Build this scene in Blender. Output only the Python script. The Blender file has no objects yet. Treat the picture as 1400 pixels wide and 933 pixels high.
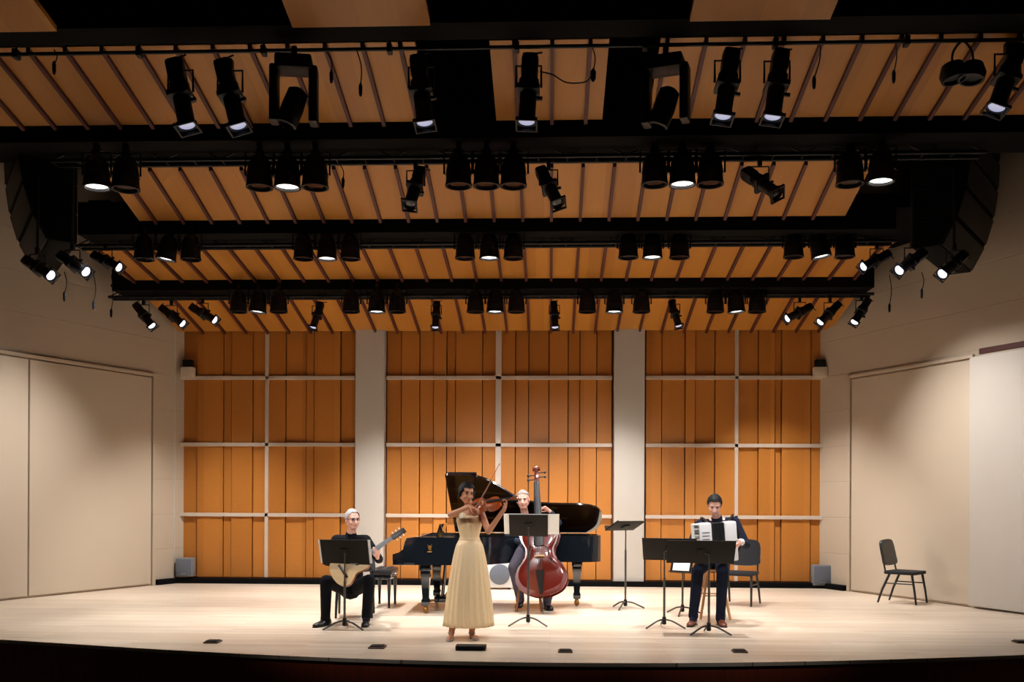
import bpy, bmesh, math, random
from mathutils import Vector, Matrix, Quaternion
random.seed(7)
SC = bpy.context.scene
COL = SC.collection
V = Vector
PI = math.pi
R = math.radians

# ---------------------------------------------------------------- camera
F, CX, HY, CH = 1300.0, 700.0, 682.0, 1.5
YAW, ROLL = R(2.3), -0.0045
cam_d = bpy.data.cameras.new('camera'); cam = bpy.data.objects.new('camera', cam_d); COL.objects.link(cam)
cam.location = (0, 0, CH); cam.rotation_euler = (PI/2, ROLL, YAW)
cam_d.sensor_width = 36; cam_d.lens = 36*F/1400; cam_d.shift_y = (HY-466.5)/1400
cam_d.clip_start = .05; cam_d.clip_end = 100
SC.camera = cam
FW = V((-math.sin(YAW), math.cos(YAW), 0)); RT = V((math.cos(YAW), math.sin(YAW), 0))

def _ab(px, py):
    a, b = px-CX, HY-py
    return (a*math.cos(ROLL)+b*math.sin(ROLL))/F, (-a*math.sin(ROLL)+b*math.cos(ROLL))/F
def at(px, py, d):
    """world point at depth d seen at a pixel of the photograph"""
    a, b = _ab(px, py)
    return FW*d + RT*(a*d) + V((0, 0, CH+b*d))
def fl(px, py, z=0.0):
    a, b = _ab(px, py)
    return at(px, py, (z-CH)/b)
def aty(px, py, Y):
    """point on the plane y = Y"""
    a, b = _ab(px, py)
    return at(px, py, Y/(FW.y+RT.y*a))

# ---------------------------------------------------------------- materials
def srgb(h):
    return tuple(((c/255)/12.92 if c/255 <= .04045 else ((c/255+.055)/1.055)**2.4) for c in h)+(1,)
def mat(name, col, rough=.5, metal=0, spec=.5, noise=.0, scale=20, stretch=(1, 1, 1), coat=0, emit=None, es=0, bump=0, space='Object'):
    m = bpy.data.materials.new(name); m.use_nodes = True
    nt = m.node_tree; b = nt.nodes['Principled BSDF']
    c = srgb(col) if max(col) > 1 else tuple(col)+(1,)
    b.inputs['Roughness'].default_value = rough; b.inputs['Metallic'].default_value = metal
    b.inputs['Specular IOR Level'].default_value = spec; b.inputs['Coat Weight'].default_value = coat
    b.inputs['Coat Roughness'].default_value = .08
    tc = nt.nodes.new('ShaderNodeTexCoord'); mp = nt.nodes.new('ShaderNodeMapping'); mp.inputs['Scale'].default_value = stretch
    nz = nt.nodes.new('ShaderNodeTexNoise'); nz.inputs['Scale'].default_value = scale; nz.inputs['Detail'].default_value = 4
    nt.links.new(tc.outputs[space], mp.inputs[0]); nt.links.new(mp.outputs[0], nz.inputs['Vector'])
    mx = nt.nodes.new('ShaderNodeMix'); mx.data_type = 'RGBA'
    mx.inputs[6].default_value = tuple(x*(1-noise) for x in c[:3])+(1,)
    mx.inputs[7].default_value = tuple(min(1, x*(1+noise)) for x in c[:3])+(1,)
    nt.links.new(nz.outputs[0], mx.inputs[0]); nt.links.new(mx.outputs[2], b.inputs['Base Color'])
    if bump:
        bp = nt.nodes.new('ShaderNodeBump'); bp.inputs['Strength'].default_value = bump; bp.inputs['Distance'].default_value = .01
        nt.links.new(nz.outputs[0], bp.inputs['Height']); nt.links.new(bp.outputs[0], b.inputs['Normal'])
    if emit:
        b.inputs['Emission Color'].default_value = tuple(emit)+(1,); b.inputs['Emission Strength'].default_value = es
    return m
def strip_wood(name, c1, c2, step, rough=.45, grain=(1.2, 14, 1), spec=.4, off=0.0):
    """wood whose tone changes from one strip (along x) to the next"""
    m = mat(name, (100, 100, 100), rough, spec=spec); nt = m.node_tree; N = nt.nodes; L = nt.links
    b = N['Principled BSDF']
    tc = N.new('ShaderNodeTexCoord'); sp = N.new('ShaderNodeSeparateXYZ'); L.new(tc.outputs['Object'], sp.inputs[0])
    def mth(op, a, v=None):
        n = N.new('ShaderNodeMath'); n.operation = op; L.new(a, n.inputs[0])
        if v is not None: n.inputs[1].default_value = v
        return n.outputs[0]
    f = mth('FLOOR', mth('DIVIDE', mth('ADD', sp.outputs[0], off), step))
    wn = N.new('ShaderNodeTexWhiteNoise'); wn.noise_dimensions = '1D'; L.new(f, wn.inputs['W'])
    mp = N.new('ShaderNodeMapping'); mp.inputs['Scale'].default_value = grain; L.new(tc.outputs['Object'], mp.inputs[0])
    nz = N.new('ShaderNodeTexNoise'); nz.inputs['Scale'].default_value = 3; nz.inputs['Detail'].default_value = 6; L.new(mp.outputs[0], nz.inputs['Vector'])
    mx0 = N.new('ShaderNodeMix'); mx0.data_type = 'FLOAT'; mx0.inputs[0].default_value = .45; L.new(wn.outputs[0], mx0.inputs[2]); L.new(nz.outputs[0], mx0.inputs[3])
    mx = N.new('ShaderNodeMix'); mx.data_type = 'RGBA'; mx.inputs[6].default_value = srgb(c1); mx.inputs[7].default_value = srgb(c2)
    L.new(mx0.outputs[0], mx.inputs[0]); L.new(mx.outputs[2], b.inputs['Base Color'])
    return m
def floor_mat():
    m = mat('maple_floor', (100, 100, 100), .32, spec=.45); nt = m.node_tree; N = nt.nodes; L = nt.links; b = N['Principled BSDF']
    tc = N.new('ShaderNodeTexCoord')
    br = N.new('ShaderNodeTexBrick'); br.inputs['Scale'].default_value = 1; br.inputs['Brick Width'].default_value = 1.8
    br.inputs['Row Height'].default_value = .085; br.inputs['Mortar Size'].default_value = .0012; br.offset = .37
    br.inputs['Color1'].default_value = srgb((210, 190, 168)); br.inputs['Color2'].default_value = srgb((226, 210, 190)); br.inputs['Mortar'].default_value = srgb((170, 130, 96))
    L.new(tc.outputs['Object'], br.inputs['Vector'])
    mp = N.new('ShaderNodeMapping'); mp.inputs['Scale'].default_value = (.6, 5, 1); L.new(tc.outputs['Object'], mp.inputs[0])
    nz = N.new('ShaderNodeTexNoise'); nz.inputs['Scale'].default_value = 2; nz.inputs['Detail'].default_value = 5; L.new(mp.outputs[0], nz.inputs['Vector'])
    mr = N.new('ShaderNodeMapRange'); mr.inputs[3].default_value = .82; mr.inputs[4].default_value = 1.12; L.new(nz.outputs[0], mr.inputs[0])
    mx = N.new('ShaderNodeMix'); mx.data_type = 'RGBA'; mx.blend_type = 'MULTIPLY'; mx.inputs[0].default_value = 1
    L.new(br.outputs[0], mx.inputs[6]); L.new(mr.outputs[0], mx.inputs[7]); L.new(mx.outputs[2], b.inputs['Base Color'])
    return m
def lap_mat(name, col, h=.16):
    """painted boarding: fine horizontal joints as real relief (bump)"""
    m = mat(name, col, .6, noise=.04, scale=2, spec=.3); nt = m.node_tree; N = nt.nodes; L = nt.links; b = N['Principled BSDF']
    tc = N.new('ShaderNodeTexCoord'); sp = N.new('ShaderNodeSeparateXYZ'); L.new(tc.outputs['Object'], sp.inputs[0])
    md = N.new('ShaderNodeMath'); md.operation = 'PINGPONG'; md.inputs[1].default_value = h; L.new(sp.outputs[2], md.inputs[0])
    gt = N.new('ShaderNodeMapRange'); gt.inputs[1].default_value = 0; gt.inputs[2].default_value = .01; L.new(md.outputs[0], gt.inputs[0])
    bp = N.new('ShaderNodeBump'); bp.inputs['Strength'].default_value = .5; bp.inputs['Distance'].default_value = .01
    L.new(gt.outputs[0], bp.inputs['Height']); L.new(bp.outputs[0], b.inputs['Normal'])
    return m
M = dict(
    floor=floor_mat(),
    fascia=mat('dark_stage_front_wood', (150, 62, 34), .5, noise=.4, scale=3, stretch=(8, 8, .5)),
    wallp=lap_mat('beige_wall', (184, 168, 148), .3),
    door=mat('beige_door', (190, 175, 155), .55, noise=.03, scale=2, spec=.3),
    pil=mat('pale_pilaster', (190, 182, 172), .6, noise=.03, scale=3, spec=.3),
    mull=mat('pale_mullion', (196, 180, 165), .5, noise=.05, scale=8),
    wood=strip_wood('wall_panel_wood', (168, 104, 40), (196, 126, 54), .29, grain=(4, 4, 14), rough=.42),
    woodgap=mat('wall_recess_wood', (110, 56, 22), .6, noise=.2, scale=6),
    ceilw=strip_wood('reflector_wood', (160, 102, 36), (186, 126, 48), .38, grain=(9, 1, 1), off=.0),
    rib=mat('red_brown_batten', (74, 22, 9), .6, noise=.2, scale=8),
    black=mat('matte_black', (.003, .003, .003), .85, spec=.1, noise=.2),
    blackm=mat('black_painted_metal', (.006, .006, .007), .5, spec=.3, noise=.2),
    lensoff=mat('dark_lens', (.02, .012, .014), .15, spec=.6),
    lenson=mat('lit_lens', (255, 250, 240), .4, emit=(1, .97, .92), es=3),
    lensblue=mat('faint_lens', (200, 205, 240), .2, emit=(.66, .70, 1), es=.35),  # bluish glint on the lens put in as a weak glow
    lensbright=mat('bright_lens', (220, 225, 255), .2, emit=(.85, .88, 1), es=1.5),
    piano=mat('black_lacquer', (.006, .009, .013), .12, spec=.6, coat=.8),
    lidin=mat('dark_lid_lacquer', (.012, .006, .004), .12, spec=.6, coat=.8),
    ivory=mat('ivory', (235, 230, 220), .3),
    brass=mat('brass', (150, 108, 56), .45, metal=1),
    chrome=mat('steel', (150, 150, 155), .35, metal=.9),
    standm=mat('stand_desk_metal', (26, 21, 16), .7, spec=.25, noise=.15),
    pole=mat('stand_pole_metal', (92, 86, 82), .35, metal=.6),
    paper=mat('sheet_paper', (238, 236, 232), .7, noise=.03),
    chair=mat('black_chair_plastic', (.010, .010, .012), .4, spec=.5),
    chairfab=mat('black_chair_fabric', (.008, .008, .010), .85, noise=.3, scale=80),
    skin=mat('skin', (226, 168, 140), .5, noise=.06, scale=14),
    skin2=mat('light_skin', (232, 176, 156), .5, noise=.06, scale=14),
    skin3=mat('tan_skin', (196, 134, 98), .5, noise=.06, scale=14),
    hairg=mat('grey_hair', (172, 168, 166), .7, noise=.25, scale=90, bump=.5),
    hairw=mat('thin_grey_hair', (150, 140, 136), .7, noise=.25, scale=90, bump=.5),
    hairb=mat('black_hair', (10, 8, 9), .6, spec=.25, noise=.4, scale=90, bump=.5),
    eye=mat('dark_eye', (24, 18, 16), .3), lip=mat('lip', (176, 96, 88), .5),
    gown=mat('pale_gold_satin', (226, 196, 152), .45, noise=.12, scale=30, stretch=(6, 6, .6), spec=.5),
    cream=mat('cream_cloth', (236, 226, 196), .7, noise=.1, scale=50, bump=.4),
    blk=mat('black_cloth', (14, 14, 20), .9, spec=.15, noise=.3, scale=40),
    navy=mat('navy_cloth', (20, 24, 40), .9, spec=.15, noise=.2, scale=40),
    slate=mat('slate_shirt', (48, 54, 66), .9, spec=.15, noise=.2, scale=40),
    greyt=mat('grey_trousers', (84, 80, 92), .9, spec=.15, noise=.2, scale=40),
    shirt=mat('white_shirt', (226, 222, 222), .8, noise=.05, scale=20),
    shoeb=mat('black_shoe', (14, 13, 14), .35), shoebr=mat('brown_shoe', (104, 52, 34), .4, noise=.2),
    silver=mat('silver_shoe', (160, 150, 150), .35),
    violin=mat('violin_varnish', (160, 70, 22), .22, spec=.5, noise=.25, scale=12, coat=.5),
    bass=mat('bass_varnish', (96, 26, 16), .2, spec=.6, noise=.3, scale=5, coat=1),
    spruce=mat('pale_spruce', (232, 196, 140), .35, noise=.08, scale=4, stretch=(1, 30, 1), coat=.3),
    maple=mat('guitar_maple', (150, 90, 50), .35, noise=.2),
    ebony=mat('ebony', (20, 17, 18), .35), neckg=mat('guitar_neck', (120, 124, 134), .4),
    string=mat('string_metal', (190, 190, 195), .3, metal=1),
    acc=mat('pearl_white_casing', (226, 224, 226), .25, noise=.04, scale=30, coat=.5),
    bell=mat('black_bellows', (26, 26, 30), .6), oak=mat('stool_wood', (190, 140, 92), .5, noise=.15, scale=8, stretch=(6, 6, 1)),
    stool=mat('brown_stool_wood', (128, 76, 40), .5, noise=.15, scale=8, stretch=(6, 6, 1)),
    ampw=mat('white_amp_cover', (206, 204, 204), .6, noise=.05), ampg=mat('grey_grille', (98, 104, 116), .6, noise=.3, scale=60),
    grille=mat('grey_speaker_grille', (126, 126, 128), .6, noise=.35, scale=14), white=mat('white_plastic', (206, 190, 170), .5),
    pocket=mat('floor_box_brass', (70, 48, 34), .5), bone=mat('horsehair', (226, 220, 206), .6),
)

# ---------------------------------------------------------------- mesh tools
def ortho(d):
    d = V(d).normalized(); up = V((0, 0, 1)) if abs(d.z) < .95 else V((0, 1, 0))
    x = up.cross(d).normalized(); return x, d.cross(x).normalized(), d
def frame(origin, x, z):
    """matrix with local x along x and local z near z"""
    x = V(x).normalized(); z = V(z); z = (z-x*z.dot(x)).normalized(); y = z.cross(x)
    return Matrix(((x.x, y.x, z.x, origin[0]), (x.y, y.y, z.y, origin[1]), (x.z, y.z, z.z, origin[2]), (0, 0, 0, 1)))
def rings(bm, rs, cap=True):
    vs = [[bm.verts.new(p) for p in r] for r in rs]; n = len(vs[0])
    for a, b in zip(vs, vs[1:]):
        for i in range(n): bm.faces.new((a[i], a[(i+1) % n], b[(i+1) % n], b[i]))
    if cap: bm.faces.new(vs[0][::-1]); bm.faces.new(vs[-1])
    return vs
def rcone(bm, a, b, ra, rb=None, seg=12):
    a, b = V(a), V(b); rb = ra if rb is None else rb
    if (b-a).length < 1e-6: b = a+V((0, 0, 1e-4))
    x, y, d = ortho(b-a); rs = []
    for k in (.02, .35, .7, 1): t = k*PI/2; rs.append((a-d*ra*math.cos(t), ra*math.sin(t)))
    for k in (1, .7, .35, .02): t = k*PI/2; rs.append((b+d*rb*math.cos(t), rb*math.sin(t)))
    rings(bm, [[c+(x*math.cos(2*PI*i/seg)+y*math.sin(2*PI*i/seg))*r for i in range(seg)] for c, r in rs])
def tube(bm, pts, r, seg=8):
    pts = [V(p) for p in pts]; rr = r if isinstance(r, (list, tuple)) else [r]*len(pts)
    x, y, d = ortho(pts[1]-pts[0]); out = []
    for i, p in enumerate(pts):
        t = (pts[min(i+1, len(pts)-1)]-pts[max(i-1, 0)]).normalized()
        x = (x-t*x.dot(t)).normalized(); y = t.cross(x)
        out.append([p+(x*math.cos(2*PI*k/seg)+y*math.sin(2*PI*k/seg))*rr[i] for k in range(seg)])
    rings(bm, out)
def box(bm, c, s, rot=None, bev=0.0):
    m = Matrix.Translation(V(c)) @ (rot.to_4x4() if rot is not None else Matrix()) @ Matrix.Diagonal((s[0], s[1], s[2], 1))
    r = bmesh.ops.create_cube(bm, size=1, matrix=m)
    if bev:
        es = list({e for v in r['verts'] for e in v.link_edges})
        bmesh.ops.bevel(bm, geom=es, offset=bev, segments=2, affect='EDGES', profile=.6)
def ell(bm, c, r, rot=None, u=20, v=12):
    m = Matrix.Translation(V(c)) @ (rot.to_4x4() if rot is not None else Matrix()) @ Matrix.Diagonal((r[0], r[1], r[2], 1))
    bmesh.ops.create_uvsphere(bm, u_segments=u, v_segments=v, radius=1, matrix=m)
def prism(bm, pts, z0, z1, mtx=None):
    lo = [bm.verts.new((p[0], p[1], z0)) for p in pts]; hi = [bm.verts.new((p[0], p[1], z1)) for p in pts]; n = len(pts)
    f = [bm.faces.new(lo[::-1]), bm.faces.new(hi)]
    for i in range(n): bm.faces.new((lo[i], lo[(i+1) % n], hi[(i+1) % n], hi[i]))
    if mtx is not None: bmesh.ops.transform(bm, matrix=mtx, verts=lo+hi)
def lathe(bm, prof, c=(0, 0, 0), seg=24, axis=None):
    q = V((0, 0, 1)).rotation_difference(V(axis)) if axis is not None else Quaternion()
    rings(bm, [[V(c)+q @ V((r*math.cos(2*PI*i/seg), r*math.sin(2*PI*i/seg), z)) for i in range(seg)] for r, z in prof])
def catmull(P, n=6, closed=False):
    P = [V(p) for p in P]; out = []; N = len(P)
    for i in range(N if closed else N-1):
        g = (lambda k: P[k % N]) if closed else (lambda k: P[max(0, min(N-1, k))])
        a, b, c, d = g(i-1), g(i), g(i+1), g(i+2)
        for k in range(n):
            t = k/n; out.append(.5*((2*b)+(c-a)*t+(2*a-5*b+4*c-d)*t*t+(3*b-a-3*c+d)*t**3))
    if not closed: out.append(P[-1])
    return out
def mesh_of(name, bm, m, smooth=True, ang=38):
    bmesh.ops.recalc_face_normals(bm, faces=bm.faces)
    me = bpy.data.meshes.new(name); bm.to_mesh(me); bm.free()
    for q in (m if isinstance(m, (list, tuple)) else [m]): me.materials.append(q)
    if smooth:
        me.polygons.foreach_set('use_smooth', [True]*len(me.polygons))
        me.set_sharp_from_angle(angle=R(ang))
    return me
def obj(name, bm, m, parent=None, world=False, smooth=True, ang=38):
    """link a bmesh as one object; world=True: its coordinates are world ones and the thing's empty is unrotated"""
    if world and parent is not None:
        r = parent; off = V((0, 0, 0))
        while r is not None: off += r.location; r = r.parent
        bmesh.ops.translate(bm, vec=-off, verts=bm.verts)
    o = bpy.data.objects.new(name, mesh_of(name, bm, m, smooth, ang)); COL.objects.link(o); o.parent = parent
    return o
def tag(o, label, cat, group=None, kind=None):
    o['label'] = label; o['category'] = cat
    if group: o['group'] = group
    if kind: o['kind'] = kind
    return o
def thing(name, label, cat, loc=(0, 0, 0), rz=0, group=None):
    o = bpy.data.objects.new(name, None); COL.objects.link(o); o.empty_display_size = .1
    o.location = loc; o.rotation_euler = (0, 0, rz)
    return tag(o, label, cat, group)
def struct(name, bm, m, smooth=False):
    o = obj(name, bm, m, smooth=smooth); o['kind'] = 'structure'; return o
def dup(root, loc, rz, label, group=None):
    r = root.copy(); COL.objects.link(r); r.location = loc; r.rotation_euler = (0, 0, rz); r['label'] = label
    if group: r['group'] = group
    for ch in list(root.children):
        c = ch.copy(); COL.objects.link(c); c.parent = r
        for g in list(ch.children):
            d = g.copy(); COL.objects.link(d); d.parent = c
    return r
def fused(name, bm, m, parent, voxel=.005, it=4, fac=.5):
    """join overlapping volumes into one continuous surface"""
    bmesh.ops.recalc_face_normals(bm, faces=bm.faces)
    me = bpy.data.meshes.new('tmp'); bm.to_mesh(me); bm.free()
    t = bpy.data.objects.new('tmp', me); COL.objects.link(t)
    r = t.modifiers.new('r', 'REMESH'); r.mode = 'VOXEL'; r.voxel_size = voxel; r.use_smooth_shade = True
    s = t.modifiers.new('s', 'SMOOTH'); s.factor = fac; s.iterations = it
    dg = bpy.context.evaluated_depsgraph_get(); new = bpy.data.meshes.new_from_object(t.evaluated_get(dg))
    bpy.data.objects.remove(t); new.name = name
    new.materials.clear(); new.materials.append(m)
    new.polygons.foreach_set('use_smooth', [True]*len(new.polygons))
    off = V((0, 0, 0)); q = parent
    while q is not None: off += q.location; q = q.parent
    new.transform(Matrix.Translation(-off))
    o = bpy.data.objects.new(name, new); COL.objects.link(o); o.parent = parent
    return o
EXPO = 0.4
# ---------------------------------------------------------------- the hall
YB = 16.5
bm = bmesh.new()                                            # stage floor with a bowed front edge
lip = [fl(-160, 868), fl(0, 875), fl(230, 889), fl(460, 900), fl(700, 906), fl(950, 907), fl(1180, 903), fl(1400, 896), fl(1560, 889)]
lip = [V((-9.0, 11.6, 0))]+[V(p) for p in lip]+[V((8.6, 11.3, 0))]
curve = [(p.x, p.y) for p in catmull(lip, 6)]
prism(bm, curve+[(9.5, 18), (-9.5, 18)], -.035, 0)
struct('floor', bm, M['floor'])
bm = bmesh.new()
inner = [(x, y+.05) for x, y in curve]
prism(bm, inner+[(x, y+.12) for x, y in inner][::-1], -1.0, -.036)
struct('trim_1', bm, M['fascia'])
bm = bmesh.new(); box(bm, (0, 4, -1.05), (22, 20, .1)); struct('floor_auditorium', bm, M['black'])
bm = bmesh.new(); box(bm, (0, 10, 7.1), (20, 14.4, .2)); struct('ceiling', bm, M['black'])

# side walls, splayed 23 degrees
LW0, LW1 = fl(0, 822), fl(238, 797.5); RW0, RW1 = fl(1400, 840), fl(1140, 806)
def wall_frame(p0, p1):
    d = (p1-p0); d.z = 0; d.normalize(); return d
def side_wall(name, p0, p1, side):
    d = wall_frame(p0, p1); a = p0-d*7.0; b = p0+d*((YB+.15-p0.y)/d.y); out = V((d.y, -d.x, 0))*side
    bm = bmesh.new(); prism(bm, [(p.x, p.y) for p in (a, b, b+out*.25, a+out*.25)], -1, 7)
    struct(name, bm, M['wallp'])
    return d, out
dl, ol = side_wall('wall_left', LW0, LW1, -1)
dr, orr = side_wall('wall_right', RW0, RW1, 1)
def on_wall(px, py, p0, d, out):
    """distance along a side wall and height of a pixel on it"""
    a, b = _ab(px, py); ray = FW+RT*a
    n = V((out.x, out.y)); t = (p0.x*n.x+p0.y*n.y)/(ray.x*n.x+ray.y*n.y)
    p = ray*t; s = (p-p0).dot(d)
    return s, CH+b*t
def slab(name, p0, d, out, s0, s1, z0, z1, th, m, kind='structure', turn=0.0, parent=None):
    bm = bmesh.new(); a = p0+d*s0; a.z = 0
    L = s1-s0
    dd = d.copy(); dd.rotate(Matrix.Rotation(turn, 3, 'Z'))
    n = V((dd.y, -dd.x, 0)); n = n if n.dot(out) > 0 else -n
    p = a; q = a+dd*L
    prism(bm, [(u.x, u.y) for u in (p-n*th, q-n*th, q+n*.02, p+n*.02)], z0, z1)
    bmesh.ops.bevel(bm, geom=list(bm.edges), offset=.008, segments=1, affect='EDGES')
    o = obj(name, bm, m, parent, smooth=False)
    if kind and parent is None: o['kind'] = kind
    return o
# left: two tall door leaves in a thin frame
s210, ztop = on_wall(207, 517, LW0, dl, ol); s38, z38 = on_wall(38, 491, LW0, dl, ol)
zt = (ztop+z38)/2
slab('door_1', LW0, dl, ol, s38+.012, s210-.02, .03, zt, .035, M['door'])
slab('door_2', LW0, dl, ol, s38-2.6, s38-.012, .03, zt, .035, M['door'])
slab('trim_2', LW0, dl, ol, s210+.0, s210+.07, 0, zt+.07, .05, M['wallp'])
slab('trim_3', LW0, dl, ol, s38-2.6, s210, zt+.02, zt+.075, .05, M['wallp'])
sA, zA = on_wall(1165, 520, RW0, dr, orr); sB, zB = on_wall(1329, 491, RW0, dr, orr)
zr = (zA+zB)/2
slab('door_3', RW0, dr, orr, sB+.01, sA-.02, .03, zr, .03, M['door'])
slab('trim_4', RW0, dr, orr, sA, sA+.07, 0, zr+.07, .045, M['wallp'])
slab('trim_5', RW0, dr, orr, sB-.05, sA, zr+.02, zr+.075, .045, M['wallp'])
# right hand leaf stands a little proud, with a dark strip above standing for the shaded slot
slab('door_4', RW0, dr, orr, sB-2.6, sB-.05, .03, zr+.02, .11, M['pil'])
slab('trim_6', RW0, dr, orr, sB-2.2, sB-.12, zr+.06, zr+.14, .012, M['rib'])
# back wall
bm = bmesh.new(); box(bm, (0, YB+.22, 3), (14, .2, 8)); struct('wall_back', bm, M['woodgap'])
XS = lambda px: aty(px, 700, YB).x
sections = [
 (245, 485, [269, 305, 316, 345, 365, 390, 418, 429, 465], [.03, .10, .06, .11, .05, .10, .04, .09, .12, .03]),
 (528, 836, [548, 573, 592, 610, 622, 659, 681, 704, 722, 750, 776, 792, 815], [.05, .10, .04, .11, .03, .09, .06, .10, .05, .02, .11, .07, .10, .05]),
 (882, 1134, [904, 936, 950, 977, 1006, 1036, 1059, 1068, 1108], [.10, .05, .11, .03, .09, .06, .11, .03, .10, .06]),
]
ntr = 7
ZROW = [CH+(682-y)/F*aty(689, y, YB).dot(FW) for y in (517, 609, 706)]
for si, (a, b, cuts, deps) in enumerate(sections):
    bm = bmesh.new(); e = [a]+cuts+[b]
    for k in range(len(e)-1):
        x0, x1 = XS(e[k])+.007, XS(e[k+1])-.007; dep = deps[k % len(deps)]
        box(bm, ((x0+x1)/2, YB+.13-dep*.3-.04, 2.55), (x1-x0, dep*.6+.08, 4.9), bev=.004)
    struct('trim_%d' % ntr, bm, M['wood']); ntr += 1        # diffuser boards of one bay of the back wall
    mid = {0: 365, 1: 681, 2: 1006}[si]
    bm = bmesh.new(); xm = XS(mid); box(bm, (xm, YB-.0, 2.55), (.06 if si != 1 else .10, .09, 4.9), bev=.004)
    for z in ZROW:
        box(bm, ((XS(a)+XS(b))/2, YB-.005, z), (XS(b)-XS(a), .08, .062), bev=.004)
    struct('trim_%d' % ntr, bm, M['mull']); ntr += 1        # pale grid over it
for a, b in ((487, 527), (838, 880)):
    bm = bmesh.new(); box(bm, ((XS(a)+XS(b))/2, YB-.02, 2.6), (XS(b)-XS(a)-.01, .26, 5.2), bev=.01); struct('trim_%d' % ntr, bm, M['pil']); ntr += 1
for a, b in ((234, 244), (1135, 1146)):
    bm = bmesh.new(); box(bm, ((XS(a)+XS(b))/2, YB-.03, 3.2), (XS(b)-XS(a), .3, 6.4), bev=.01); struct('trim_%d' % ntr, bm, M['pil']); ntr += 1
# black skirting: back wall and the ends of the side walls
bm = bmesh.new(); box(bm, (0, YB-.17, .045), (XS(1146)-XS(234)-.02, .1, .09), bev=.01)
bm.verts.ensure_lookup_table(); o = struct('baseboard_back', bm, M['black'])
cx = (XS(1146)+XS(234))/2; o.location.x = cx
slab('baseboard_left', LW0, dl, ol, s210+.08, (YB-.2-LW0.y)/dl.y, 0, .09, .09, M['black'])
slab('baseboard_right', RW0, dr, orr, sA+.08, (YB-.2-RW0.y)/dr.y, 0, .09, .09, M['black'])

# ---------------------------------------------------------------- suspended wooden reflectors
STEP = .38
def reflector(label, x0, x1, y0, z0, y1, z1, group, skew0=0, skew1=0, ribs=True):
    """x range at the near edge; the panel falls from (y0,z0) to (y1,z1)"""
    t = thing('ceiling_reflector', label, 'ceiling panel', ((x0+x1)/2, y0, z0), 0, group)
    bm = bmesh.new(); c = (x0+x1)/2; L = y1-y0; dz = z1-z0
    def P(x, v, u): return V((x-c, v*L, v*dz+u))
    lo = [P(x0, 0, 0), P(x1, 0, 0), P(x1+skew1, 1, 0), P(x0+skew0, 1, 0)]
    rings(bm, [lo, [p+V((0, 0, .05)) for p in lo]])
    b = obj('board', bm, M['ceilw'], t, smooth=False)
    k = math.ceil((x0-.001)/STEP) if ribs else 1
    while ribs and k*STEP < x1:
        x = k*STEP; k += 1
        if x-x0 < .06 or x1-x < .06: continue
        f0, f1 = 0, 1
        bm = bmesh.new()
        rings(bm, [[P(x-.02, f, .0), P(x+.02, f, .0), P(x+.02, f, -.045), P(x-.02, f, -.045)] for f in (0, 1.012)])
        obj('batten', bm, M['rib'], t, smooth=False)
    return t
def xat(px, py, Y): return aty(px, py, Y).x
G = 'wooden reflector panels under the ceiling'
Y4 = (14.95, 16.40); Y3 = (13.25, 14.5); Y2 = (11.5, 12.6); Y1 = (9.45, 10.7); Y0 = (7.0, 8.95)
reflector('wide orange wood ceiling reflector nearest the back wall, lowest of the rows', XS(246), XS(1133), Y4[0], 4.74, Y4[1], 4.40, G)
reflector('wide orange wood ceiling reflector second from the back wall, between two dark beams', xat(112, 352, 13.3), xat(1222, 336, 13.3), Y3[0], 5.05, Y3[1], 4.86, G, .15, -.15)
reflector('wide orange wood ceiling reflector third from the back wall, with slanted ends', xat(138, 222, 11.5), xat(1195, 212, 11.5), Y2[0], 5.55, Y2[1], 5.22, G, .0, -.0)
reflector('orange wood ceiling reflector at the left above the long pipe with hanging spotlights', xat(-120, 72, Y1[0]), xat(567, 60, Y1[0]), Y1[0], 6.06, Y1[1], 5.76, G)
reflector('narrow wood ceiling reflector in the middle between two black openings', xat(669, 60, Y1[0]), xat(833, 60, Y1[0]), Y1[0], 6.06, Y1[1], 5.76, G)
reflector('orange wood ceiling reflector at the right above the long pipe with hanging spotlights', xat(904, 60, Y1[0]), xat(1500, 50, Y1[0]), Y1[0], 6.06, Y1[1], 5.76, G)
reflector('plain wood ceiling panel in the top left corner of the photo', xat(-150, 36, Y0[1]), xat(78, 38, Y0[1]), Y0[0], 6.36, Y0[1], 5.97, G, ribs=False)
reflector('plain wood ceiling panel at the top, left of the middle', xat(400, 32, Y0[1]), xat(588, 31, Y0[1]), Y0[0], 6.36, Y0[1], 5.97, G, ribs=False)
reflector('plain wood ceiling panel at the top, right of the middle', xat(943, 22, Y0[1]), xat(1135, 19, Y0[1]), Y0[0], 6.36, Y0[1], 5.97, G, ribs=False)

# black soffits between the reflectors
def soffit(x0, x1, y0, y1, z0, z1):
    global ntr
    bm = bmesh.new(); box(bm, ((x0+x1)/2, (y0+y1)/2, (z0+z1)/2), (x1-x0, y1-y0, z1-z0)); struct('trim_%d' % ntr, bm, M['black']); ntr += 1
soffit(-8.2, 7.6, 8.96, 9.3, 6.0, 6.5)
soffit(-8.2, 7.6, 10.78, 11.42, 5.60, 5.95)
soffit(xat(118, 300, 12.9), xat(1216, 300, 12.9), 12.66, 13.15, 5.06, 5.5)
soffit(xat(160, 390, 14.7), xat(1190, 390, 14.7), 14.52, 14.9, 4.71, 5.1)
soffit(-6.4, xat(100, 300, 12.6)+.35, 12.9, 15.0, 5.42, 5.6)
soffit(xat(1218, 300, 12.6)-.35, 5.6, 12.9, 15.0, 5.42, 5.6)
soffit(-7.6, -5.2, 15.0, 16.4, 5.6, 5.75)
soffit(5.2, 7.0, 15.0, 16.4, 5.6, 5.75)

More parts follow.
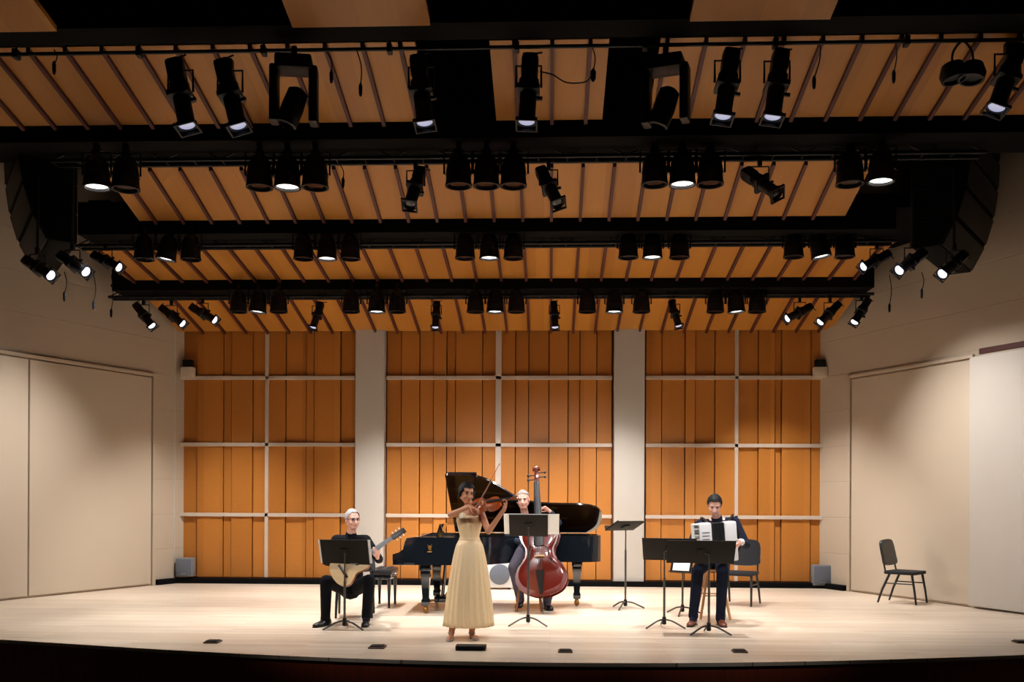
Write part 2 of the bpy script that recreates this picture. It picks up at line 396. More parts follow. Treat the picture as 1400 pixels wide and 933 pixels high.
# ---------------------------------------------------------------- pipes and trusses
def pipe(label, x0, x1, y, z, hang, group='lighting pipes under the ceiling'):
    t = thing('lighting_pipe', label, 'pipe', ((x0+x1)/2, y, z), 0, group); h = (x1-x0)/2
    bm = bmesh.new(); tube(bm, [(-h, 0, 0), (h, 0, 0)], .02); obj('rail', bm, M['blackm'], t)
    n = max(3, int((x1-x0)/1.1))
    for i in range(n):
        x = -h+.3+i*(2*h-.6)/(n-1); bm = bmesh.new(); tube(bm, [(x, 0, -.04), (x, 0, hang)], .012, 6); box(bm, (x, 0, 0), (.05, .09, .09), bev=.008); obj('hanger', bm, M['blackm'], t)
def truss(label, x0, x1, y, z, h=.22):
    t = thing('lighting_truss', label, 'truss', ((x0+x1)/2, y, z), 0, 'lighting trusses under the ceiling'); w = (x1-x0)/2
    for dy, dz in ((-.09, 0), (.09, 0), (0, h)):
        bm = bmesh.new(); tube(bm, [(-w, dy, dz), (w, dy, dz)], .024); obj('chord', bm, M['blackm'], t)
    n = int((x1-x0)/.34); bm = bmesh.new()
    for i in range(n):
        a, b = -w+i*2*w/n, -w+(i+1)*2*w/n
        for dy in (-.09, .09):
            p, q = (V((a, dy, 0)), V((b, 0, h))) if i % 2 == 0 else (V((a, 0, h)), V((b, dy, 0))); tube(bm, [p, q], .010, 5)
        tube(bm, [(a, -.09, 0), (a, .09, 0)], .010, 5)
    obj('lattice', bm, M['blackm'], t)
pY = 9.38
pz = at(700, 64, pY).z
pipe('long black lighting pipe running right across the photo just below its top', -5.7, 5.0, pY, pz, .55)
truss('longest black lighting truss carrying the nearest row of round downlights', -6.0, 5.0, 11.25, 5.52, .2)
t2z, t3z = 5.0, 4.66
truss('black lighting truss carrying the middle row of downlights', xat(108, 325, 13.1), xat(1222, 325, 13.1), 13.1, t2z, .2)
truss('short black lighting truss carrying the rear row of downlights by the back wall', xat(152, 395, 14.85), xat(1192, 395, 14.85), 14.85, t3z, .2)

# ---------------------------------------------------------------- lamps
def mk(bmf, name, m):
    bm = bmesh.new(); bmf(bm); return mesh_of(name, bm, m)
def f_yoke(bm, w, drop, arm=0):
    if arm: tube(bm, [(0, 0, -.03), (0, arm*.5, -.01), (0, arm, .0)], .012, 6)
    tube(bm, [(-w, 0, -drop), (-w, 0, -.07), (w, 0, -.07), (w, 0, -drop)], .011, 6)
    box(bm, (0, 0, -.02), (.05, .07, .10), bev=.01)
def par_body(bm):
    lathe(bm, [(.05, .20), (.085, .185), (.10, .14), (.125, .02), (.135, -.11), (.14, -.11), (.14, -.13), (.118, -.13), (.118, -.10), (.02, -.09)], seg=24)
    for k in range(5): lathe(bm, [(.10+k*.005, .12-k*.03), (.116+k*.005, .12-k*.03), (.116+k*.005, .112-k*.03), (.10+k*.005, .112-k*.03)], seg=24)
def par_lens(bm): lathe(bm, [(.003, -.105), (.07, -.112), (.116, -.102), (.116, -.096), (.003, -.096)], seg=24)
def par_base(bm): lathe(bm, [(.003, .26), (.045, .255), (.05, .19), (.003, .19)], seg=16)
def ers_body(bm):                                            # beam along -z
    lathe(bm, [(.05, .10), (.088, .07), (.092, -.03), (.075, -.06), (.075, -.30), (.092, -.31), (.092, -.335), (.072, -.335), (.072, -.31), (.003, -.30)], seg=20)
    box(bm, (0, 0, -.04), (.20, .20, .05), bev=.012); box(bm, (.10, 0, -.10), (.05, .02, .03))
def ers_cap(bm):
    box(bm, (0, .0, .20), (.15, .15, .22), bev=.04); tube(bm, [(0, 0, .3), (.03, .04, .36), (.10, .05, .38)], .009, 6)
def ers_lens(bm): lathe(bm, [(.003, -.33), (.05, -.327), (.071, -.318), (.071, -.31), (.003, -.31)], seg=20)
def ers_frame(bm):
    for s in (-1, 1):
        box(bm, (s*.088, 0, -.352), (.012, .19, .03)); box(bm, (0, s*.088, -.352), (.19, .012, .03))
ME = dict(par=mk(par_body, 'housing', M['blackm']), parb=mk(par_base, 'socket_cap', M['blackm']), paroff=mk(par_lens, 'lens', M['lensoff']), paron=mk(par_lens, 'lens', M['lenson']),
          pyoke=mk(lambda b: f_yoke(b, .15, .30, .12), 'yoke', M['blackm']), ers=mk(ers_body, 'barrel', M['blackm']), ersc=mk(ers_cap, 'lamp_housing', M['blackm']),
          ersf=mk(ers_frame, 'colour_frame', M['blackm']), eon=mk(ers_lens, 'lens', M['lensbright']), edim=mk(ers_lens, 'lens', M['lensblue']), eoff=mk(ers_lens, 'lens', M['lensoff']),
          eyoke=mk(lambda b: f_yoke(b, .11, .26), 'yoke', M['blackm']))
def part(name, me, parent, loc=(0, 0, 0), rot=None):
    o = bpy.data.objects.new(name, me); COL.objects.link(o); o.parent = parent; o.location = loc
    if rot is not None: o.rotation_mode = 'QUATERNION'; o.rotation_quaternion = rot
    return o
def lamp_light(parent, loc, rot, power, size, blend=.7, col=(1, .97, .945), rad=.07, nm='lamp_light'):
    ld = bpy.data.lights.new(nm, 'SPOT'); ld.energy = power; ld.spot_size = R(size); ld.spot_blend = blend; ld.color = col; ld.shadow_soft_size = rad
    o = bpy.data.objects.new(nm, ld); COL.objects.link(o); o.parent = parent; o.location = loc
    o.rotation_mode = 'QUATERNION'; o.rotation_quaternion = rot
    return o
PARP = 640
def downlight(px, py, d, s, lit, label, group, aim=(0, 0), power=1.0):
    """py is the mid height of the can"""
    p = at(px, py, d-.27)
    t = thing('stage_downlight', label, 'stage light', p+V((0, 0, .30*s)), 0, group); t.scale = (s, s, s)
    q = V((0, 0, -1)).rotation_difference(V((aim[0]*.3, min(aim[1], 0), -1)))
    q2 = V((0, 0, -1)).rotation_difference(V((aim[0], aim[1], -1)))
    b = part('housing', ME['par'], t, (0, 0, -.30), q); part('socket_cap', ME['parb'], b)
    part('lens', ME['paron' if lit else 'paroff'], t, (0, 0, -.30), q); part('yoke', ME['pyoke'], t)
    if lit: lamp_light(t, V((0, 0, -.30))+q @ V((0, 0, -.15)), q2, PARP*power, 50 if power == .7 else 84 if abs(aim[0]) > .5 else 74 if aim[1] > .2 else 76, 1.0)
    return t
def spotlight(ptail, plens, d, dd, kind, label, group, s=1.0, power=0, aim=None, drop=0):
    """barrel from tail pixel to lens pixel; dd = how much nearer the lens is"""
    a, b = at(*ptail, d), at(*plens, d-dd); ax = (b-a).normalized(); L = (b-a).length
    piv = b-ax*.335*s
    t = thing('stage_spotlight', label, 'stage light', piv+V((0, 0, .26*s)), 0, group); t.scale = (s, s, s)
    q = V((0, 0, -1)).rotation_difference(ax)
    br = part('barrel', ME['ers'], t, (0, 0, -.26), q); part('colour_frame', ME['ersf'], br)
    part('lamp_housing', ME['ersc'], t, (0, 0, -.26), q); part('lens', ME[kind], t, (0, 0, -.26), q); part('yoke', ME['eyoke'], t)
    if drop:
        bm = bmesh.new(); tube(bm, [(0, 0, 0), (0, 0, drop/s)], .02, 8); obj('drop_pipe', bm, M['blackm'], t)
    if power:
        ax2 = (V(aim)-b).normalized() if aim is not None else ax
        lamp_light(t, V((0, 0, -.26))+q @ V((0, 0, -.38)), V((0, 0, -1)).rotation_difference(ax2), power, 42, .5, rad=.05)
    return t
NTH = ['leftmost', 'second from the left', 'third from the left', 'fourth from the left', 'fifth from the left', 'sixth from the left', 'seventh from the left', 'eighth from the left', 'ninth from the left']
def cluster(xs, py, d, s, rowname, nth, lit=(1,), power=1.0, aim=(0, 0)):
    for i, x in enumerate(xs):
        L = i in lit
        side = {0: 'left', 1: 'middle', 2: 'right'}[i]
        lab = ('glowing white downlight, middle of the %s trio, %s' if L and i == 1 else ('glowing white downlight of the %s trio, %s' if L else 'unlit black downlight, '+side+' of the %s trio, %s')) % (nth, rowname)
        if L and nth == 'centre' and rowname.startswith('nearest'): pass
        downlight(x, py, d, s, L, lab, 'downlights in the '+rowname.split(' row')[0]+' row', power=power, aim=aim if L else (0, 0))
TR = ['leftmost', 'second', 'centre', 'fourth', 'rightmost']
for n, xs in zip(TR, [(197, 229, 261), (415, 447, 479), (636, 669, 702), (859, 892, 929), (1085, 1121, 1155)]):
    cluster(xs, 341-(xs[1]-669)*.004, 13.1, .98, 'middle row', n, power=.9, aim={'leftmost': (-.62, 0), 'rightmost': (.62, 0)}.get(n, (0, .05)))
for n, xs in zip(TR, [(326, 353, 381), (480, 515, 543), (650, 677, 706), (803, 840, 877), (978, 1006, 1035)]):
    cluster(xs, 416, 14.85, .98, 'rear row', n, power=1.0, aim=({'leftmost': -.3, 'rightmost': .3}.get(n, 0), .24))
cluster((355, 393, 431), 240, 11.25, 1.12, 'nearest row', 'left', power=.9)
cluster((627, 665, 702), 238, 11.25, 1.12, 'nearest row', 'centre', lit=())
cluster((895, 933, 971), 236, 11.25, 1.12, 'nearest row', 'right', power=.9)
downlight(172, 242, 11.25, 1.15, False, 'unlit black round downlight at the left end of the nearest row beside a glowing one', 'downlights in the nearest row')
downlight(132, 240, 11.1, 1.1, True, 'glowing white downlight beside the big black hanging speaker at left', 'downlights in the nearest row', aim=(.12, .1), power=.7)
downlight(1162, 235, 11.25, 1.15, False, 'unlit black round downlight at the right end of the nearest row beside a glowing one', 'downlights in the nearest row')
downlight(1205, 232, 11.1, 1.1, True, 'glowing white downlight beside the big black hanging speaker at right', 'downlights in the nearest row', aim=(-.12, .1), power=.7)

# long spotlights
GS = 'long spotlights on the front pipe'
for i, (a, b) in enumerate([((238, 82), (256, 173)), ((304, 84), (326, 173)), ((572, 86), (581, 169)), ((725, 80), (720, 168)), ((1000, 72), (988, 160)), ((1068, 70), (1056, 161)), ((1392, 62), (1362, 148))]):
    spotlight(a, b, pY, .12, 'edim', ['leftmost black spotlight hanging steeply from the front pipe', 'black spotlight second from the left on the front pipe', 'black spotlight hanging at the left edge of the central black opening', 'black spotlight hanging in front of the narrow middle wood panel',
              'left one of the pair of black spotlights right of centre on the front pipe', 'right one of the pair of black spotlights right of centre on the front pipe', 'black spotlight cut by the right edge of the photo'][i], GS, 1.12,
              power=200, aim=V((-4+i*1.25, 12.3, .8)))
GL = 'tilted spotlights on the trusses'
spotlight((577, 228), (560, 280), 11.25, .35, 'eoff', 'unlit black spotlight tilted to the left, left of the central downlight trio', GL, .95)
spotlight((735, 226), (763, 278), 11.25, .35, 'eoff', 'unlit black spotlight tilted to the right, right of the central downlight trio', GL, .95)
spotlight((1022, 238), (1062, 265), 11.25, .35, 'eoff', 'unlit black spotlight lying almost level, right of the right downlight trio', GL, .95)
for i, (a, b) in enumerate([((440, 412), (428, 448)), ((598, 410), (595, 448)), ((757, 410), (759, 448)), ((916, 408), (928, 446))]):
    spotlight(a, b, 14.8, .2, 'edim', ['small dark spotlight over the left wood section of the back wall, leaning left', 'small dark spotlight hanging upright left of the centre mullion', 'small dark spotlight hanging upright right of the centre mullion', 'small dark spotlight over the right pilaster, leaning right'][i], 'spotlights on the rear truss', .72)
side = [((176, 404), (208, 446), 14.8), ((207, 411), (250, 443), 14.8), ((247, 412), (294, 438), 14.8), ((115, 343), (163, 366), 13.1), ((75, 345), (118, 372), 11.25), ((28, 352), (70, 377), 11.25),
        ((1122, 413), (1076, 436), 14.8), ((1156, 407), (1121, 441), 14.8), ((1193, 400), (1168, 441), 14.8), ((1226, 342), (1180, 365), 13.1), ((1268, 342), (1229, 370), 11.25), ((1322, 345), (1288, 375), 11.25)]
sl = ['slanting spotlight at the left end of the rear truss, farthest left', 'slanting spotlight at the left end of the rear truss, middle of three', 'slanting spotlight at the left end of the rear truss, nearest the wood wall',
      'slanting spotlight at the left with lit lens over the wood panel edge', 'bright lens spotlight under the inner edge of the left hanging speaker', 'bright lens spotlight under the middle of the left hanging speaker',
      'slanting spotlight at the right end of the rear truss, nearest the wood wall', 'slanting spotlight at the right end of the rear truss, middle of three', 'slanting spotlight at the right end of the rear truss, farthest right',
      'slanting spotlight at the right with lit lens over the wood panel edge', 'bright lens spotlight under the inner edge of the right hanging speaker', 'bright lens spotlight under the middle of the right hanging speaker']
for (a, b, d), lab in zip(side, sl):
    p = at(b[0], b[1], d)
    spotlight(a, b, d, .25, 'eon', lab, 'side spotlights at the truss ends', .8, power=170, aim=V((p.x*-.35, p.y-2.2, .6)), drop=.9 if d < 12 else 0)
# bulky moving lights with open yokes
def moving_light(px, py, d, label, turn):
    p = at(px, py, d); t = thing('moving_head_light', label, 'stage light', p, turn, 'moving lights on the front pipe')
    bm = bmesh.new(); box(bm, (0, 0, .28), (.36, .26, .14), bev=.03); tube(bm, [(0, 0, .35), (0, 0, .46)], .03); obj('base_box', bm, M['blackm'], t)
    for s in (-1, 1):
        bm = bmesh.new(); box(bm, (s*.19, 0, -.02), (.09, .18, .56), bev=.03); obj('yoke_arm', bm, M['blackm'], t)
    bm = bmesh.new(); lathe(bm, [(.06, .15), (.10, .12), (.11, -.05), (.10, -.22), (.08, -.23), (.08, -.20), (.003, -.19)], (0, 0, -.1), axis=(.35, .0, 1)); obj('head', bm, M['blackm'], t)
    bm = bmesh.new(); lathe(bm, [(.003, -.20), (.08, -.20), (.08, -.19), (.003, -.19)], (0, 0, -.1), axis=(.35, .0, 1)); obj('lens', bm, M['lensoff'], t)
moving_light(402, 128, pY, 'bulky black moving light with open yoke left of the central black opening', .15)
moving_light(910, 128, pY, 'bulky black moving light with open yoke at the second black opening', -.3)
# wide twin flood at upper right
p = at(1316, 98, pY); t = thing('flood_light', 'wide black twin-dish floodlight hanging at upper right by a cable loop', 'stage light', p)
for s in (-1, 1):
    bm = bmesh.new(); lathe(bm, [(.04, .09), (.10, .07), (.135, -.02), (.12, -.09), (.1, -.09), (.1, -.06), (.003, -.05)], (s*.09, 0, 0), axis=(s*.15, .1, 1)); obj('dish', bm, M['blackm'], t)
bm = bmesh.new(); tube(bm, catmull([(-.1, 0, .08), (-.09, 0, .2), (0, 0, .3), (.09, 0, .2), (.1, 0, .08)], 4), .012, 6); tube(bm, [(0, 0, .3), (0, 0, .34)], .02, 8); obj('yoke', bm, M['blackm'], t)
# cable drops
def drop(px, y0, y1, d, label, sway=0, w=.02):
    a, b = at(px, y0, d), at(px+sway, y1, d); t = thing('hanging_cable', label, 'cable', a, 0, 'cables dangling from the front pipe')
    mid = (b-a)*.5+V((.03, 0, 0)); bm = bmesh.new(); tube(bm, catmull([(0, 0, 0), mid, b-a], 5), .006, 6); obj('wire', bm, M['blackm'], t)
    bm = bmesh.new(); e = b-a; tube(bm, [e+V((0, 0, .03)), e, e-V((0, 0, .07)), e-V((0, 0, .10))], [.009, w, w*.9, .01], 8); obj('connector', bm, M['blackm'], t)
drop(74, 68, 88, pY, 'short black plug dangling from the pipe at far left')
drop(487, 66, 118, pY, 'black cable with plug hanging between the moving light and the central opening', 6)
drop(1121, 50, 108, pY, 'black cable with plug hanging right of the paired spotlights', -8)
drop(1222, 48, 100, pY, 'straight black cable with plug hanging left of the twin floodlight', 0)
drop(445, 68, 100, pY, 'short black cable with plug right of the left moving light', 8)
drop(808, 60, 98, pY, 'black connector hanging at the right end of the looped cable', 3, .03)
drop(463, 222, 246, 11.2, 'short black plug dangling right of the left downlight trio', 6)
bm = bmesh.new(); pts = [at(x, y, pY-.1) for x, y in ((738, 98), (755, 102), (775, 113), (800, 112), (810, 102))]
tube(bm, catmull(pts, 5), .007, 6); tag(obj('looped_cable', bm, M['blackm']), 'thin black looped cable across the narrow middle wood panel', 'cable')
for i, (x, y0, y1, d) in enumerate([(88, 372, 402, 12.4), (128, 376, 414, 13.1), (152, 376, 425, 14.2), (1216, 376, 418, 14.0), (1260, 372, 398, 12.6)]):
    drop(x, y0, y1, d, ['cable end hanging under the left speaker between two lit lenses', 'cable end hanging right of the lit lens under the left speaker', 'longest cable end hanging at the left end of the rear truss', 'cable end hanging at the right end of the rear truss', 'cable end hanging under the right speaker between two lit lenses'][i])

# hanging loudspeaker arrays
def array(label, c, yaw, top, n=5):
    t = thing('loudspeaker_array', label, 'loudspeaker', (c.x, c.y, top), yaw, 'curved loudspeaker arrays hanging at both sides')
    fr = [(0.0, 0.0)]
    for k in range(n):
        a = R(1+k*k*1.7); fr.append((fr[-1][0]+math.sin(a)*.37, fr[-1][1]-math.cos(a)*.37))
    H = fr[-1][1]
    for k in range(n):
        (y0, z0), (y1, z1) = fr[k], fr[k+1]
        pr = [(y0, z0-.004), (y1, z1+.004), (.66, H*(k+1)/n+.004), (.66, H*k/n-.004)]
        bm = bmesh.new(); rings(bm, [[V((x, p[0], p[1])) for p in pr] for x in (-.86, .86)])
        bmesh.ops.bevel(bm, geom=list(bm.edges), offset=.01, segments=1, affect='EDGES')
        cb = obj('cabinet', bm, M['black'], t)
        a = math.atan2(y1-y0, z0-z1); rot = Matrix.Rotation(a, 3, 'X')
        bm = bmesh.new(); box(bm, V((0, (y0+y1)/2, (z0+z1)/2))+rot @ V((0, -.01, 0)), (1.64, .02, .31), rot=rot, bev=.006); obj('grille', bm, M['blackm'], cb)
    bm = bmesh.new(); box(bm, (0, .3, .05), (1.1, .6, .06), bev=.01); tube(bm, [(-.3, .3, .05), (-.3, .3, .5)], .02); tube(bm, [(.3, .3, .05), (.3, .3, .5)], .02); obj('flying_frame', bm, M['blackm'], t)
ca = at(1348, 300, 12.08); array('big black curved hanging loudspeaker array at the right end of the trusses', V((ca.x, ca.y, 0)), R(55), 6.40)
ca = at(14, 300, 12.08); array('big black curved hanging loudspeaker array at the left edge of the photo', V((ca.x, ca.y, 0)), R(-55), 6.40)

# ---------------------------------------------------------------- floor boxes, wall boxes
def floor_box(px, py, w, dd, label, m='pocket'):
    p = fl(px, py); t = thing('floor_box', label, 'floor box', p, .0, 'floor boxes along the stage front')
    bm = bmesh.new(); box(bm, (0, 0, .008), (w, dd, .016), bev=.005); obj('frame', bm, M['pocket'], t)
    bm = bmesh.new(); box(bm, (0, 0, .02), (w*.8, dd*.75, .012), bev=.004); obj('lid', bm, M['blackm'], t)
floor_box(291, 879, .15, .16, 'small dark floor box at far left of the stage front')
floor_box(516, 886, .16, .18, 'small dark floor box right of the seated plucked string player')
floor_box(773, 892, .14, .14, 'small dark floor box in front of the bass player')
floor_box(1011, 892, .14, .14, 'small dark floor box in front of the accordion player')
floor_box(1396, 879, .14, .14, 'small dark floor box cut by the right edge of the photo')
p = fl(644, 889); t = thing('floor_monitor', 'long flat black box lying on the floor before the gold gown', 'floor box', p)
bm = bmesh.new(); box(bm, (0, 0, .025), (.30, .14, .05), bev=.01); obj('body', bm, M['blackm'], t)
bm = bmesh.new(); box(bm, (0, -.072, .025), (.26, .008, .03)); obj('grille', bm, M['black'], t)

def corner_speaker(px, py, w, label):
    p = aty(px, py, YB-.22); t = thing('wall_loudspeaker', label, 'loudspeaker', p, 0, 'grey square boxes low in the corners of the back wall')
    bm = bmesh.new(); box(bm, (0, .06, 0), (w, .16, w*1.08), bev=.015); obj('cabinet', bm, M['grille'], t)
    bm = bmesh.new(); box(bm, (0, -.03, 0), (w*.86, .012, w*.94), bev=.004); obj('grille', bm, M['ampg'], t)
    bm = bmesh.new(); box(bm, (0, -.04, -w*.38), (w*.3, .006, .02)); obj('badge', bm, M['chrome'], t)
corner_speaker(252, 776, .30, 'grey square box low on the back wall in the left corner')
corner_speaker(1124, 787, .32, 'grey square box low on the back wall in the right corner')
def wall_cam(px, py, label):
    p = aty(px, py, YB-.14); t = thing('wall_box', label, 'wall box', p, 0, 'small two-tone boxes high in the corners of the back wall')
    bm = bmesh.new(); box(bm, (0, .04, -.06), (.22, .15, .17), bev=.015); obj('housing', bm, M['white'], t)
    bm = bmesh.new(); box(bm, (0, .05, .09), (.16, .12, .13), bev=.012); obj('bracket', bm, M['blackm'], t)
wall_cam(256, 504, 'small white box with black top high in the left corner of the back wall')
wall_cam(1122, 504, 'small white box with black top high in the right corner of the back wall')
# ---------------------------------------------------------------- furniture and stands
def place(px, py): return fl(px, py)
def music_stand(name_label, foot, top_px, bot_px, width, desk_turn=0.0, lean=None, desk_shift=0.0, foot_turn=0.3, paper=None, m='standm'):
    """desk between two picture heights, standing at foot; seen from behind"""
    d = foot.dot(FW); t = thing('music_stand', name_label, 'music stand', foot, 0)
    zt = at(CX, top_px, d).z; zb = at(CX, bot_px, d).z; h = .33
    tilt = math.acos(max(.05, min(1, (zt-zb)/h))) if lean is None else lean
    zc = (zt+zb)/2; ds = V((desk_shift, 0, 0))
    rot = Matrix.Rotation(desk_turn, 3, 'Z') @ Matrix.Rotation(tilt, 3, 'X')        # reads away from the player, top leans to the camera
    bm = bmesh.new(); box(bm, V((0, 0, zc))+ds, (width, .008, h), rot=rot, bev=.003)
    for s in (-1, 1): box(bm, V((0, 0, zc))+ds+rot @ V((s*width*.5, .006, 0)), (.006, .018, h), rot=rot)
    box(bm, V((0, 0, zc))+ds+rot @ V((0, -.010, 0)), (.09, .02, .10), rot=rot, bev=.01)
    desk = obj('desk', bm, M[m], t)
    bm = bmesh.new(); box(bm, V((0, 0, zc))+ds+rot @ V((0, .035, -h/2+.005)), (width, .07, .006), rot=rot); obj('ledge', bm, M[m], t)
    bm = bmesh.new(); tube(bm, [(0, 0, .09), (0, 0, max(.3, zc-.33))], .014, 10); obj('lower_pole', bm, M['pole'], t)
    bm = bmesh.new(); tube(bm, [(0, 0, max(.25, zc-.34)), (0, 0, zc-.03), V((0, 0, zc))+ds*.6+rot @ V((0, -.02, 0))], .009, 8); obj('upper_pole', bm, M['pole'], t)
    bm = bmesh.new(); lathe(bm, [(.003, .13), (.022, .13), (.026, .05), (.018, .04), (.003, .04)], seg=12); obj('hub', bm, M['blackm'], t)
    for k in range(3):
        a = foot_turn+k*2*PI/3; c, s = math.cos(a), math.sin(a)
        bm = bmesh.new(); tube(bm, catmull([(0, 0, .10), (c*.10, s*.10, .085), (c*.22, s*.22, .03), (c*.26, s*.26, .011)], 4), .011, 8)
        obj('leg', bm, M['pole'], t)
    if paper:
        for k, (x0, x1, dz) in enumerate(paper):
            bm = bmesh.new(); box(bm, V((0, 0, zc))+ds+rot @ V(((x0+x1)/2, .012+k*.003, dz)), (x1-x0, .002, .31), rot=rot)
            s_ = obj('sheet_music', bm, M['paper']); off = t.location
            s_.data.transform(Matrix.Translation(off)); c0 = s_.data.vertices[0].co.copy()
            tag(s_, paper_label(name_label, k), 'sheet music', 'sheets on the music stands')
    return t
def paper_label(nl, k): return 'white sheet of music on the low stand beside the accordion player' if PL is None else ('white sheet of music reaching past the left edge of the ' if k == 0 else 'white sheet of music reaching past the right edge of the ')+PL
PL = 'stand before the bass player'
music_stand('black music stand seen from behind, in front of the bass player', fl(722, 856), 704, 734, .45, foot_turn=-PI/2+PI/3, paper=[(-.29, -.01, .015), (.0, .36, .01)])
PL = 'stand before the seated guitarist'
music_stand('black music stand seen from behind, in front of the seated guitarist', fl(471, 861), 739, 774, .535, foot_turn=-.45, paper=[(-.295, -.01, .0), (.0, .30, .0)])
music_stand('black music stand at left of the pair before the accordion player', fl(908, 859), 735, 766, .62, desk_turn=-.18, foot_turn=-.5, desk_shift=.06)
music_stand('wide black music stand overlapping another, right before the accordion player\'s legs', fl(969, 868), 738, 770, .74, desk_turn=-.06, foot_turn=-.5, desk_shift=-.09)
music_stand('lone black music stand with nearly flat desk before the right pilaster', fl(855, 833), 711, 726, .46, desk_turn=.55, lean=1.15, foot_turn=.1)
PL = None
music_stand('low slim music stand half hidden behind the pair at the accordion player', fl(933, 841), 752, 780, .30, desk_turn=2.5, lean=.3, foot_turn=.2, paper=[(-.12, .12, .02)])

def stack_chair(label, loc, rz, group='black padded stage chairs'):
    """front towards local -y; seat .46 high"""
    t = thing('stage_chair', label, 'chair', loc, rz, group)
    bm = bmesh.new(); box(bm, (0, 0, .455), (.46, .45, .05), bev=.022); obj('seat', bm, M['chairfab'], t)
    bm = bmesh.new(); rot = Matrix.Rotation(R(-12), 3, 'X')
    out = [(-.20, -.17), (.20, -.17), (.235, -.05), (.225, .12), (.17, .185), (0, .20), (-.17, .185), (-.225, .12), (-.235, -.05)]
    prism(bm, [(p.x, p.y) for p in catmull(out, 4, True)], -.02, .02, Matrix.Translation((0, .245, .73)) @ rot.to_4x4() @ Matrix.Rotation(PI/2, 4, 'X'))
    obj('backrest', bm, M['chair'], t)
    for s in (-1, 1):
        bm = bmesh.new(); tube(bm, [(s*.205, .20, .44), (s*.205, .235, .60), (s*.19, .27, .78)], .013, 8); obj('back_post', bm, M['chair'], t)
        bm = bmesh.new(); tube(bm, [(s*.205, -.17, .43), (s*.215, -.21, .20), (s*.22, -.235, .012)], [.019, .017, .014], 8); obj('leg', bm, M['chair'], t)
        bm = bmesh.new(); tube(bm, [(s*.205, .15, .43), (s*.215, .25, .20), (s*.22, .31, .012)], [.019, .017, .014], 8); obj('leg', bm, M['chair'], t)
        bm = bmesh.new(); tube(bm, [(s*.212, -.19, .30), (s*.212, .20, .30)], .010, 6); obj('stretcher', bm, M['chair'], t)
    return t
c1 = (fl(1252, 829)+fl(1272, 829)+fl(1203, 823)+fl(1224, 822))/4
stack_chair('empty black chair standing alone before the right side wall', c1, R(50))
c2 = fl(1011, 828)
stack_chair('black chair standing empty behind the accordion player', c2+V((0, 0, 0)), R(-25))
GC = fl(479, 848)+V((0, .28, 0))
stack_chair('black chair under the seated guitarist', GC, R(8))

def stool(label, loc, rz, h, r, m, cat='stool', rr=.16):
    t = thing('wooden_stool', label, cat, loc, rz, 'wooden stools under the players')
    bm = bmesh.new(); lathe(bm, [(.003, h-.04), (rr*.93, h-.04), (rr, h-.03), (rr, h-.008), (rr*.93, h), (.003, h)], seg=28); obj('seat', bm, M[m], t)
    for k in range(4):
        a = PI/4+k*PI/2; c, s = math.cos(a), math.sin(a)
        bm = bmesh.new(); tube(bm, [(c*rr*.7, s*rr*.7, h-.04), (c*r, s*r, .008)], [.019, .016], 8); obj('leg', bm, M[m], t)
    for k in range(4):
        a = PI/4+k*PI/2; b = a+PI/2; q = .3+.08*(k % 2); f = rr*.7+(r-rr*.7)*(1-q/h)
        bm = bmesh.new(); tube(bm, [(math.cos(a)*f, math.sin(a)*f, q), (math.cos(b)*f, math.sin(b)*f, q)], .009, 6); obj('rung', bm, M[m], t)
    return t

# piano bench
pb = (fl(513, 832)+fl(533, 829))/2+V((0.0, .12, 0)); t = thing('piano_bench', 'black tufted piano bench at the keyboard end of the grand piano', 'bench', pb, R(0))
bm = bmesh.new(); box(bm, (0, 0, .49), (.30, .62, .075), bev=.025)
for ix in (-1, 1):
    for iy in (-1.5, -.5, .5, 1.5): ell(bm, (ix*.07, iy*.14, .527), (.055, .06, .014), u=10, v=6)
obj('cushion', bm, M['chair'], t)
bm = bmesh.new(); box(bm, (0, 0, .425), (.27, .56, .06), bev=.006); obj('apron', bm, M['piano'], t)
for sx in (-1, 1):
    for sy in (-1, 1):
        bm = bmesh.new(); lathe(bm, [(.003, .40), (.026, .40), (.026, .32), (.016, .05), (.02, .03), (.016, 0), (.003, 0)], (sx*.11, sy*.25, 0), 12); obj('leg', bm, M['piano'], t)
for s in (-1, 1):
    bm = bmesh.new(); lathe(bm, [(.003, 0), (.025, 0), (.025, .03), (.003, .03)], (s*.135, 0, .44), 12, axis=(s, 0, 0)); obj('knob', bm, M['chrome'], t)

# ---------------------------------------------------------------- grand piano: keyboard to the left, tail to the right
leg0 = fl(582, 839); PO = leg0-V((.43, -.62, 0))
PO.x -= .0
pt = thing('grand_piano', 'black concert grand piano with raised lid behind the players', 'piano', PO)
def outline(x0=.30):
    near = [(x0, -.785), (.80, -.785), (1.02, -.77), (1.22, -.66), (1.42, -.42), (1.62, -.18), (1.86, -.06), (2.15, -.03), (2.45, -.02), (2.66, .05), (2.745, .22), (2.745, .45), (2.70, .66), (2.56, .785)]
    return [(p.x, p.y) for p in catmull([V((a, b, 0)) for a, b in near], 5)]+[(1.5, .785), (x0, .785)]
oc = outline()
def inset(pts, k):
    c = V((1.3, .2)); out = []
    n = len(pts)
    for i, p in enumerate(pts):
        a, b = V(pts[i-1]), V(pts[(i+1) % n]); tdir = (b-a).normalized(); nr = V((-tdir.y, tdir.x)); out.append((p[0]+nr.x*k, p[1]+nr.y*k))
    return out
bm = bmesh.new()
o1, o2 = oc, inset(oc, .045)
lo = [V((p[0], p[1], .64)) for p in o1]; hi = [V((p[0], p[1], 1.0)) for p in o1]; hi2 = [V((p[0], p[1], 1.0)) for p in o2]; in2 = [V((p[0], p[1], .90)) for p in o2]
rings(bm, [lo, hi, hi2, in2])
obj('case', bm, M['piano'], pt, ang=25)
